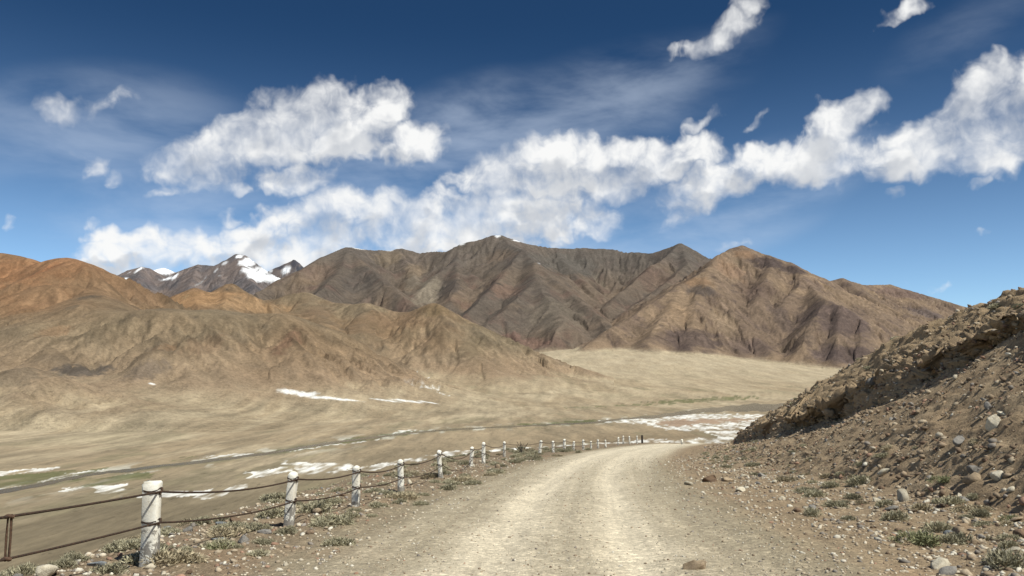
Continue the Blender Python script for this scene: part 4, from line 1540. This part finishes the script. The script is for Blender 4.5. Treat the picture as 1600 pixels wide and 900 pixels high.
def pebbles(name, label, pts, size, pal_w, seed, sink=0.15, tint=1.0):
    r = np.random.default_rng(seed)
    n = len(pts)
    bv, bf = ICO1
    nb = len(bv)
    v = np.repeat(bv[None], n, 0) * (1 + 0.24 * r.normal(size=(n, nb, 1)).clip(-1.6, 1.6))
    v = v * np.stack([r.uniform(.8, 1.3, n), r.uniform(.6, 1.0, n), r.uniform(.4, .8, n)], 1)[:, None, :]
    a = r.uniform(0, 6.283, n)
    tl = r.uniform(-.5, .5, n)
    ca, sa, ct, st_ = np.cos(a)[:, None], np.sin(a)[:, None], np.cos(tl)[:, None], np.sin(tl)[:, None]
    x, y, z = v[..., 0], v[..., 1], v[..., 2]
    x, z = x * ct - z * st_, x * st_ + z * ct
    x, y = x * ca - y * sa, x * sa + y * ca
    v = np.stack([x, y, z], -1) * size[:, None, None]
    pts = pts.copy()
    pts[:, 2] += size * sink
    v += pts[:, None, :]
    c = PAL[r.choice(len(PAL), n, p=np.array(pal_w) / sum(pal_w))] * r.uniform(.75, 1.15, (n, 1)) * tint
    c = np.repeat(c[:, None], nb, 1).reshape(-1, 3)
    f = (bf[None] + (np.arange(n) * nb)[:, None, None]).reshape(-1, 3)
    me = build_mesh(name, v.reshape(-1, 3), None, f, {'rock': c}, False, [M_PEB])
    o = link(name, me)
    o['kind'] = 'stuff'
    o['label'] = label
    o['category'] = 'gravel'
    return o


def road_gravel():
    n = 19000
    y = 5.5 + 40 * rng.random(n) ** 2.4
    x = (rng.random(n) * 2 - 1) * 0.70 * y
    o = x - xc(y)
    tr = np.exp(-((o + 0.85) / 0.45) ** 2) + np.exp(-((o - 0.95) / 0.42) ** 2)
    keep = (rng.random(n) > tr * 0.85) & (o > -6.5) & (o < 7.0)
    x, y, o = x[keep], y[keep], o[keep]
    z, _ = ground_h(x, y)
    edge = sstep(1.5, 4.5, np.abs(o))
    s = (0.006 + 0.0009 * y * 0.5 + 0.016 * rng.random(len(x)) ** 4) * (0.95 + 1.0 * edge)
    pebbles('gravel', 'loose small gravel strewn over the road and its verges', np.stack([x, y, z], 1), s, [6, 3, 5, 2.5, 1, 2.5, .6], 5)


road_gravel()


def bank_rubble():
    ok = np.where((flatV > .02) & (flatV < 1.05) & (flatU > 10.5) & (flatU < 78) & (BPX > 1100) & (BPX < 1680))[0]
    w = 1.0 / (BFW[ok] ** 0.3)
    cluster = sstep(-.2, .4, fbm(flatB[ok, 0] * .7 + flatB[ok, 2], flatB[ok, 1] * .7, 3, 811))
    w = w * (0.25 + cluster)
    i = rng.choice(ok, 12500, p=w / w.sum())
    p = flatB[i].copy()
    p += rng.normal(size=p.shape) * 0.03
    s = 0.014 + 0.085 * rng.random(len(i)) ** 5.0 + 0.0005 * BFW[i]
    pebbles('rubble', 'brown stony rubble covering the embankment slope', p, s, [4, 6, .9, 2.2, 5, .45, 2], 6, 0.0, 0.95)
    n = 4200
    y = 8 + 45 * rng.random(n) ** 1.9
    o = 3.6 + 5.0 * rng.beta(2, 2, n)
    x = xc(y) + o
    keep = np.abs(x / y) < .72
    x, y = x[keep], y[keep]
    z, _ = ground_h(x, y)
    s = 0.014 + 0.055 * rng.random(len(x)) ** 3.2
    pebbles('rubble', 'pale mixed rubble along the foot of the embankment', np.stack([x, y, z], 1), s, [5, 4, 3, 3, 3, 1.4, 1], 8, 0.1, 0.92)
    n = 2600
    y = 6 + 34 * rng.random(n) ** 1.7
    x = xc(y) + rng.uniform(-9.5, -3.4, n)
    keep = np.abs(x / y) < .74
    x, y = x[keep], y[keep]
    z, _ = ground_h(x, y)
    s = 0.013 + 0.05 * rng.random(len(x)) ** 3.2
    pebbles('rubble', 'small stones strewn between the shrubs along the fence', np.stack([x, y, z], 1), s, [5, 4, 2, 3, 3, 1, 2], 9, 0.2)


bank_rubble()


# ------------------------------------------------------------------ shrubs
def shrub_material(name, a, b_):
    m, nt, b = principled(name, 0.85)
    oi = nt.new('ShaderNodeObjectInfo')
    t = attr(nt, 'tone').outputs['Fac']
    c = nt.mix(t, rgba(a), rgba(b_))
    v = nt.ramp(oi.outputs['Random'], 0, 1, 0.8, 1.2, smooth=False)
    cc = nt.new('ShaderNodeCombineColor')
    for i in range(3):
        nt.l.new(v, cc.inputs[i])
    nt.l.new(nt.mix(1.0, c, cc.outputs[0], 'MULTIPLY'), b.inputs['Base Color'])
    return m


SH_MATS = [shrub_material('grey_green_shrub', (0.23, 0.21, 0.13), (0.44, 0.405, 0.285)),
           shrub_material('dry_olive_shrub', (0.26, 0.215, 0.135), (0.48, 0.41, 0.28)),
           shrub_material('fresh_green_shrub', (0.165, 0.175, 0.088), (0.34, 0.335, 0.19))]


def shrub_mesh(seed, mat, n=1100, h=0.42):
    """a cushion of many fine stems with small leaves, about 1 m radius before scaling"""
    r = np.random.default_rng(seed)
    vs_, fs, tone = [], [], []
    lobes = [(r.uniform(-.55, .55), r.uniform(-.45, .45), r.uniform(.45, .75)) for _ in range(5)]
    for i in range(n):
        lx, ly, lr = lobes[r.integers(len(lobes))]
        a = r.uniform(0, 6.283)
        up = r.random() ** 0.8
        rad = math.sqrt(max(0, 1 - up * up))
        dirn = np.array([math.cos(a) * rad, math.sin(a) * rad, up])
        q = r.uniform(.62, 1.0) * lr
        base_ = np.array([lx, ly, -.02]) + dirn * q * np.array([1, 1, h * 1.5])
        dn = dirn * np.array([1, 1, 1.3]) + r.normal(size=3) * .55
        dn /= np.linalg.norm(dn)
        L = dn * r.uniform(.10, .24) * (.6 + lr * .5)
        side = np.cross(L, r.normal(size=3))
        side = side / (np.linalg.norm(side) + 1e-6) * r.uniform(.014, .028)
        k = len(vs_)
        b0 = base_ - L * .6
        m_ = base_ + L * .25
        vs_ += [b0 - side * .5, b0 + side * .5, m_ + side, m_ - side, base_ + L]
        fs += [(k, k + 1, k + 2), (k, k + 2, k + 3), (k + 3, k + 2, k + 4)]
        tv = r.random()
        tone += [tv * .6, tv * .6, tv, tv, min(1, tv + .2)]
    return build_mesh('shrub', np.array(vs_), None, fs, {'tone': np.array(tone)}, False, [mat])


SHRUBS = [shrub_mesh(300 + k, SH_MATS[[0, 1, 0, 2, 0, 1][k]], 1100, [.55, .50, .62, .62, .46, .55][k]) for k in range(6)]


def add_shrub(loc, size, k, lab, group=None, stretch=1.0):
    o = bpy.data.objects.new('shrub', SHRUBS[k])
    COL.objects.link(o)
    o.location = loc
    o.rotation_euler = (random.uniform(-.1, .1), random.uniform(-.1, .1), random.uniform(-.5, .5) + random.choice((0, math.pi)))
    o.scale = (size * stretch, size, size * random.uniform(.85, 1.15))
    if group:
        PENDING.append((o, 'shrub', group, lab))
    else:
        tag(o, lab, 'shrub')
    return o


SHRUB_SPOTS = [  # base pixel, width px, variant, label
    (1435, 848, 84, 3, 'largest low green shrub in front of the tan slab at lower right'),
    (1565, 886, 92, 2, 'wide grey green shrub at the bottom right corner'),
    (1465, 828, 40, 1, 'dark olive shrub above the large green shrub at lower right'),
    (1398, 812, 56, 0, 'grey green shrub below the cream boulder'),
    (1325, 813, 34, 0, 'round shrub at the road edge left of the cream boulder'),
    (1318, 788, 36, 0, 'shrub left of the cream boulder, upper one of two'),
    (1350, 788, 28, 1, 'small dry shrub between the cream boulder and the round shrub'),
    (1300, 762, 42, 0, 'grey shrub near the foot of the scree'),
    (1348, 756, 52, 0, 'broad grey shrub close under the scree'),
    (1472, 752, 44, 3, 'greener shrub right of the cream boulder under the scree'),
    (1466, 786, 34, 0, 'shrub beside the upright cream stone'),
    (1525, 780, 34, 0, 'shrub below the grey boulder near the right edge'),
    (1580, 813, 36, 3, 'small green shrub at the right edge'),
    (1522, 690, 34, 1, 'dry brownish shrub halfway up the scree'),
    (1265, 805, 36, 2, 'yellowish tuft on the right verge above the road'),
    (1575, 855, 44, 0, 'shrub at the right edge above the bottom corner shrub'),
    (1290, 744, 30, 1, 'dry shrub at the base of the bank near the dark block'),
    (1410, 563, 24, 0, 'shrub on the upper bank near the perched boulder'),
    (1460, 530, 30, 0, 'shrub on the upper bank under the skyline'),
    (445, 833, 44, 2, 'green tuft at the foot of the second post'),
    (345, 858, 54, 3, 'green shrub around the blue grey rock between the first posts'),
    (372, 857, 24, 2, 'small green tuft right of the shrub with the blue grey rock'),
    (285, 864, 34, 2, 'green tuft right of the nearest post'),
    (493, 800, 70, 0, 'broad grey green shrub between the second and third posts'),
    (500, 822, 42, 0, 'low shrub in front of the broad one between the second and third posts'),
    (545, 809, 36, 0, 'low shrub at the foot of the third post'),
    (310, 818, 30, 2, 'shrub above the small stones between the first posts'),
    (265, 832, 36, 0, 'shrub under the cream stone beside the nearest post'),
    (100, 886, 60, 0, 'grey shrub under the lower cable at bottom left'),
    (40, 898, 70, 0, 'wide shrub at the bottom left corner'),
    (180, 862, 56, 2, 'shrub beside the nearest post on its left'),
    (415, 783, 46, 0, 'shrub behind the second post on the slope edge'),
    (590, 793, 40, 0, 'shrub between the third and fourth posts near the gravel'),
    (625, 787, 34, 0, 'shrub at the foot of the fourth post'),
    (700, 765, 40, 0, 'shrub near the fifth post at the gravel edge'),
]
for px, py, w, k, lab in SHRUB_SPOTS:
    p = seat(px, py)
    add_shrub((p[0], p[1], p[2] - 0.01), 0.42 * w * p[1] / F, k, lab)


def scatter_shrubs():
    n = 0
    while n < 165:
        y = 9 + 62 * random.random() ** 1.25
        o_ = random.uniform(edge_o(np.array(y)) - 2.2, -2.9 if y < 30 else -3.1)
        x = float(xc(np.array(y))) + o_
        if abs(x / y) > .70:
            continue
        if random.random() > 0.35 + 0.65 * float(sstep(-.3, .3, noise2(np.array([x * .6]), np.array([y * .35]), 5))[0]):
            continue
        add_shrub((x, y, gz(x, y) - .01), random.uniform(.09, .27) + .003 * y, random.choice((0, 0, 0, 1, 2, 4, 4)), 'grey green', 'behind' if o_ < -4.1 else 'before', random.uniform(.9, 1.5))
        n += 1
    n = 0
    while n < 95:
        y = 11 + 45 * random.random() ** 1.3
        o_ = random.triangular(4.6, 9.2, 6.6)
        x = float(xc(np.array(y))) + o_
        if abs(x / y) > .70:
            continue
        z = gz(x, y)
        j = np.argmin((flatB[:, 0] - x) ** 2 + (flatB[:, 1] - y) ** 2)
        if (flatB[j, 0] - x) ** 2 + (flatB[j, 1] - y) ** 2 < 0.04:
            z = max(z, flatB[j, 2])
        add_shrub((x, y, z - .01), random.uniform(.10, .30), random.choice((0, 0, 1, 4, 1)), 'low dry', 'foot', random.uniform(.9, 1.4))
        n += 1
    ok = np.where((flatV > .84) & (flatV < 1.02) & (flatU > 20) & (flatU < 60) & (BPX < 1640))[0]
    for _ in range(16):
        p = flatB[ok[int(rng.integers(len(ok)))]]
        add_shrub((p[0], p[1], p[2] - .02), random.uniform(.15, .38), random.choice((0, 1, 4)), 'small', 'upper')


scatter_shrubs()


# ------------------------------------------------------------------ cable fence
def post_material():
    m, nt, b = principled('worn_white_paint', 0.7)
    tcn = nt.new('ShaderNodeTexCoord')
    oi = nt.new('ShaderNodeObjectInfo')
    p = nt.vmath('ADD', tcn.outputs['Object'], oi.outputs['Location'])
    sp_ = nt.new('ShaderNodeSeparateXYZ')
    nt.l.new(tcn.outputs['Object'], sp_.inputs[0])
    n1 = nt.noise(p, 7, 6, 0.7)
    n2 = nt.noise(p, 30, 5, 0.7)
    low = nt.ramp(sp_.outputs[2], 0.05, 0.60, 0.125, -0.06, smooth=False)
    w = nt.math('ADD', nt.math('ADD', nt.math('MULTIPLY', n1, 0.75), nt.math('MULTIPLY', n2, 0.25)), low)
    wear = nt.ramp(w, 0.55, 0.60)
    stain = nt.ramp(nt.noise(p, 3.5, 6, 0.7), 0.40, 0.70)
    paint = nt.mix(nt.math('MULTIPLY', stain, 0.55), (0.82, 0.80, 0.72, 1), (0.58, 0.51, 0.39, 1))
    conc = nt.mix(n2, (0.20, 0.19, 0.17, 1), (0.36, 0.33, 0.29, 1))
    nt.l.new(nt.mix(wear, paint, conc), b.inputs['Base Color'])
    bump(nt, b, nt.math('SUBTRACT', n2, wear), 0.4, 0.012)
    return m


def rust_material(name, a, b_):
    m, nt, b = principled(name, 0.8)
    b.inputs['Metallic'].default_value = 0.15
    p = pos_vec(nt)
    n = nt.noise(p, 40, 5, 0.7)
    nt.l.new(nt.mix(nt.ramp(n, .35, .65), rgba(a), rgba(b_)), b.inputs['Base Color'])
    bump(nt, b, n, 0.5, 0.006)
    return m


M_POST = post_material()
M_RUST = rust_material('rusty_cable', (0.035, 0.026, 0.022), (0.085, 0.052, 0.035))
M_STAKE = rust_material('rusty_strap', (0.075, 0.045, 0.032), (0.14, 0.085, 0.055))
M_DARKPOST = rust_material('dark_weathered_post', (0.04, 0.034, 0.03), (0.09, 0.075, 0.06))


def post_mesh(w, h, mat, seed, flat_top=False):
    """square post with chamfered corners, worn edges and a domed cap, base 0.3 m in the ground"""
    r = np.random.default_rng(seed)
    hw = w / 2
    ch = w * 0.075
    sec = np.array([(-hw + ch, -hw), (hw - ch, -hw), (hw, -hw + ch), (hw, hw - ch), (hw - ch, hw), (-hw + ch, hw), (-hw, hw - ch), (-hw, -hw + ch)])
    if flat_top:
        prof = [(-.3, 1.04), (0, 1.03), (h * .3, 1.0), (h * .6, 1.0), (h * .85, .985), (h - .03, .98), (h - .008, .95), (h, .86)]
    else:
        prof = [(-.3, 1.06), (0, 1.04), (h * .25, 1.0), (h * .5, 1.0), (h * .7, .98), (h * .86, .97), (h - .07, .96), (h - .035, .88), (h - .012, .72), (h, .40)]
    vs_, fs = [], []
    for z, s in prof:
        for q in sec:
            vs_.append((q[0] * s + r.normal() * .0055, q[1] * s + r.normal() * .0055, z + r.normal() * .005))
    n = len(sec)
    for i in range(len(prof) - 1):
        for k in range(n):
            fs.append((i * n + k, i * n + (k + 1) % n, (i + 1) * n + (k + 1) % n, (i + 1) * n + k))
    top = len(vs_)
    vs_.append((0, 0, h + (.004 if flat_top else .012)))
    t3 = [((len(prof) - 1) * n + k, (len(prof) - 1) * n + (k + 1) % n, top) for k in range(n)]
    return build_mesh('post', vs_, fs, t3, None, False, [mat])


def tube(path, r, sides=6):
    path = [Vector(p) for p in path]
    vs_, fs = [], []
    for i, p in enumerate(path):
        t = (path[min(i + 1, len(path) - 1)] - path[max(i - 1, 0)]).normalized()
        s = t.cross(Vector((0, 0, 1)))
        if s.length < 1e-3:
            s = Vector((1, 0, 0))
        s.normalize()
        b_ = s.cross(t)
        for k in range(sides):
            a = 2 * math.pi * k / sides
            vs_.append(tuple(p + (s * math.cos(a) + b_ * math.sin(a)) * r))
    n = len(path)
    for i in range(n - 1):
        for k in range(sides):
            fs.append((i * sides + k, i * sides + (k + 1) % sides, (i + 1) * sides + (k + 1) % sides, (i + 1) * sides + k))
    return vs_, fs


# posts: pixel of the base centre, pixel of the top, width m, tilt degrees in view
POSTS = [
    (233, 878, 752, .175, 0.0), (451, 822, 737, .140, -3.5), (556, 795, 728, .138, 0.5), (627, 772, 718, .136, 2.5), (688.5, 748, 703.5, .138, 4.0),
    (736, 729.5, 698, .15, -3.0), (755.5, 724, 691, .16, 0), (788, 714, 690, .15, 0), (843, 710, 688, .15, -7), (864.5, 708, 689, .14, 1), (882, 706, 686, .15, 0),
    (896, 705, 690, .14, -4), (911.5, 703.5, 687, .14, 0), (923.5, 702.5, 691, .13, 0), (934.5, 701, 687, .14, 0), (946.5, 700, 687.5, .13, 2),
    (966, 696, 683, .15, -2), (974, 695, 681, .15, 0), (984, 694, 681.5, .14, 3), (995.5, 693, 681, .15, 0), (1003.5, 692.5, 680, .22, 0),
]
ORD = ['nearest', 'second', 'third', 'fourth', 'fifth', 'sixth', 'seventh', 'eighth', 'ninth', 'tenth', 'eleventh', 'twelfth', 'thirteenth', 'fourteenth', 'fifteenth',
       'sixteenth', 'seventeenth', 'eighteenth', 'nineteenth', 'twentieth', 'last']


def build_fence():
    fence = bpy.data.objects.new('cable_fence', None)
    COL.objects.link(fence)
    tag(fence, 'white concrete post and rusty cable fence along the left edge of the road', 'fence')
    info = []
    prev = 0
    for i, (px, yb, yt, w, tilt) in enumerate(POSTS):
        a, b = ray(px, yb)
        d = 1.5 / (-b - 0.07)                 # on the road's falling plane
        d = max(d, prev + 2.2)
        prev = d
        x, y = a * d, d
        z = gz(x, y)
        _, bt = ray(px, yt)
        h = EYE + bt * d - z
        h = min(max(h, .72), 1.02)
        info.append([x, y, z, h, w + (.03 if i > 7 else 0), tilt])
    # one more post behind the left edge of the picture keeps the cables up
    dirx, diry = info[0][0] - info[1][0], info[0][1] - info[1][1]
    L = math.hypot(dirx, diry)
    x0, y0 = -4.62, 4.6
    info.insert(0, [x0, y0, gz(x0, y0), .9, .18, 0])
    n = len(info)
    att = []
    for i, (x, y, z, h, w, tilt) in enumerate(info):
        j, k = max(i - 1, 0), min(i + 1, n - 1)
        tx, ty = info[k][0] - info[j][0], info[k][1] - info[j][1]
        l = math.hypot(tx, ty)
        tx, ty = tx / l, ty / l
        last = i == n - 1
        me = post_mesh(w, h, M_DARKPOST if last else M_POST, 50 + i, i == 1 or last)
        o = link('post', me, fence)
        o.location = (x, y, z)
        rz = math.atan2(ty, tx) - math.pi / 2
        o.rotation_euler = (0, math.radians(-tilt), rz * .6 if i != 1 else 0.05)
        if last:
            o['label'] = 'dark post at the far end of the fence'
        elif i >= 1:
            o['label'] = ORD[i - 1] + ' white post counted along the fence'
        # where the cables run: on the road side
        nx, ny = ty, -tx
        off = w / 2 + .016
        lean = math.tan(math.radians(-tilt))
        up, lo = h * (.865 if i != 1 else .875), h * (.47 if i != 1 else .50)
        att.append(((x + nx * off + lean * up, y + ny * off, z + up), (x + nx * off + lean * lo, y + ny * off, z + lo)))
        # wire ties round the post
        if i < 16:
            for hh in (up, lo):
                path = []
                for q in range(13):
                    a = q / 12 * 2 * math.pi + .3
                    rr = w * .5 * 1.06 / max(abs(math.cos(a)), abs(math.sin(a)))
                    rr = min(rr, w * .66)
                    path.append((math.cos(a) * rr, math.sin(a) * rr, hh + .012 * math.sin(a * 2)))
                vs_, fs = tube(path, .0065, 5)
                for rep in (0.028,):
                    m0 = len(vs_)
                    vv, ff = tube([(p[0], p[1], p[2] + rep - .02 * math.sin(q_)) for q_, p in enumerate(path)], .0055, 5)
                    vs_ += vv
                    fs += [tuple(t + m0 for t in f) for f in ff]
                m0 = len(vs_)                    # knot on the cable
                vv, ff = tube([(w * .55, -.03, hh - .03), (w * .60, -.01, hh + .0), (w * .60, .015, hh + .012), (w * .55, .03, hh + .04)], .014, 6)
                vs_ += vv
                fs += [tuple(t + m0 for t in f) for f in ff]
                t = link('wire_tie', build_mesh('wire_tie', vs_, fs, None, None, True, [M_RUST]), o)
    missing_low = {8, 9, 13, 14, 15, 16, 18}
    for i in range(n - 1):
        for which in (0, 1):
            if which == 1 and i in missing_low:
                continue
            p, q = Vector(att[i][which]), Vector(att[i + 1][which])
            span = (q - p).length
            sag = (.010 if i == 0 else .013) * span * (1.0 + .8 * random.random()) * (1.25 if which else 1.0)
            if i == 0:
                sag = .03
            if i in (5, 8):
                sag *= 1.6
            path = []
            m = 14
            for s in range(m + 1):
                t = s / m
                c = p.lerp(q, t)
                c.z -= sag * 4 * t * (1 - t)
                path.append(tuple(c))
            vs_, fs = tube(path, (.0125 if i < 4 else .014) if which == 0 else .0115, 7)
            # a lay of twisted strands shows as spiral relief
            link('upper_cable' if which == 0 else 'lower_cable', build_mesh('cable', vs_, fs, None, None, True, [M_RUST]), fence)
    # rusty strap hanging between the two cables at the left edge
    p, q = Vector(att[0][0]), Vector(att[1][0])
    p2, q2 = Vector(att[0][1]), Vector(att[1][1])
    t = 0.5
    for s in np.linspace(0, 1, 200):
        c = p.lerp(q, s)
        if 800 + F * c.x / (c.y * CP + (c.z - EYE) * SP) > 14:
            t = s
            break
    top, bot = p.lerp(q, t), p2.lerp(q2, t)
    sg = .03 * 4 * t * (1 - t)
    top.z -= sg
    bot.z -= sg
    vs_, fs = [], []
    for dx in (-.014, .014):
        m0 = len(vs_)
        vv, ff = tube([(top.x + dx, top.y, top.z + .02), (top.x + dx * 1.3, top.y, top.z * .5 + bot.z * .5), (bot.x + dx, bot.y, bot.z - .02)], .011, 6)
        vs_ += vv
        fs += [tuple(t_ + m0 for t_ in f) for f in ff]
    for c in (top, bot):
        m0 = len(vs_)
        vv, ff = tube([(c.x - .035, c.y - .004, c.z - .006), (c.x - .01, c.y - .018, c.z + .008), (c.x + .02, c.y - .014, c.z + .004), (c.x + .04, c.y, c.z - .002)], .017, 6)
        vs_ += vv
        fs += [tuple(t_ + m0 for t_ in f) for f in ff]
    st_ = link('strap', build_mesh('strap', vs_, fs, None, None, True, [M_STAKE]), fence)
    st_['label'] = 'rusty doubled strap tying the two cables together'
    return info


FENCE = build_fence()


# dead twiggy bush caught in the fence
def dead_bush():
    x, y, z = ray_ground(816, 710)
    o = bpy.data.objects.new('dead_bush', None)
    COL.objects.link(o)
    o.location = (x, y, z)
    tag(o, 'dead twiggy bush standing in the gap between two far fence posts', 'bush')
    r = random.Random(4)
    for k in range(9):
        a = r.uniform(0, 6.28)
        l = r.uniform(.4, .85)
        sp_ = r.uniform(.15, .5)
        path = [(0, 0, -.05), (math.cos(a) * sp_ * .4, math.sin(a) * sp_ * .4, l * .5), (math.cos(a) * sp_, math.sin(a) * sp_, l)]
        vs_, fs = tube(path, .016, 5)
        vv, ff = tube([path[1], (path[1][0] + r.uniform(-.2, .2), path[1][1] + r.uniform(-.2, .2), l * .85)], .010, 4)
        m0 = len(vs_)
        fs += [tuple(t + m0 for t in f) for f in ff]
        vs_ += vv
        link('branch', build_mesh('branch', vs_, fs, None, None, True, [M_DARKPOST]), o)
    add_shrub((x + .15, y - .1, z), .3, 1, 'dry shrub at the foot of the dead twiggy bush by the fence')


dead_bush()


def marker():
    a, b = ray(1066, 692)
    d = 1.5 / (-b - .07)
    d = min(d, 99)
    x, y = a * d, d
    o = link('marker_post', post_mesh(.22, .62, M_POST, 777, False))
    o.location = (x, y, gz(x, y))
    o.rotation_euler = (0.05, -.12, .3)
    tag(o, 'short lone white marker post beyond the dark end post of the fence', 'marker post')


marker()

finish_labels()
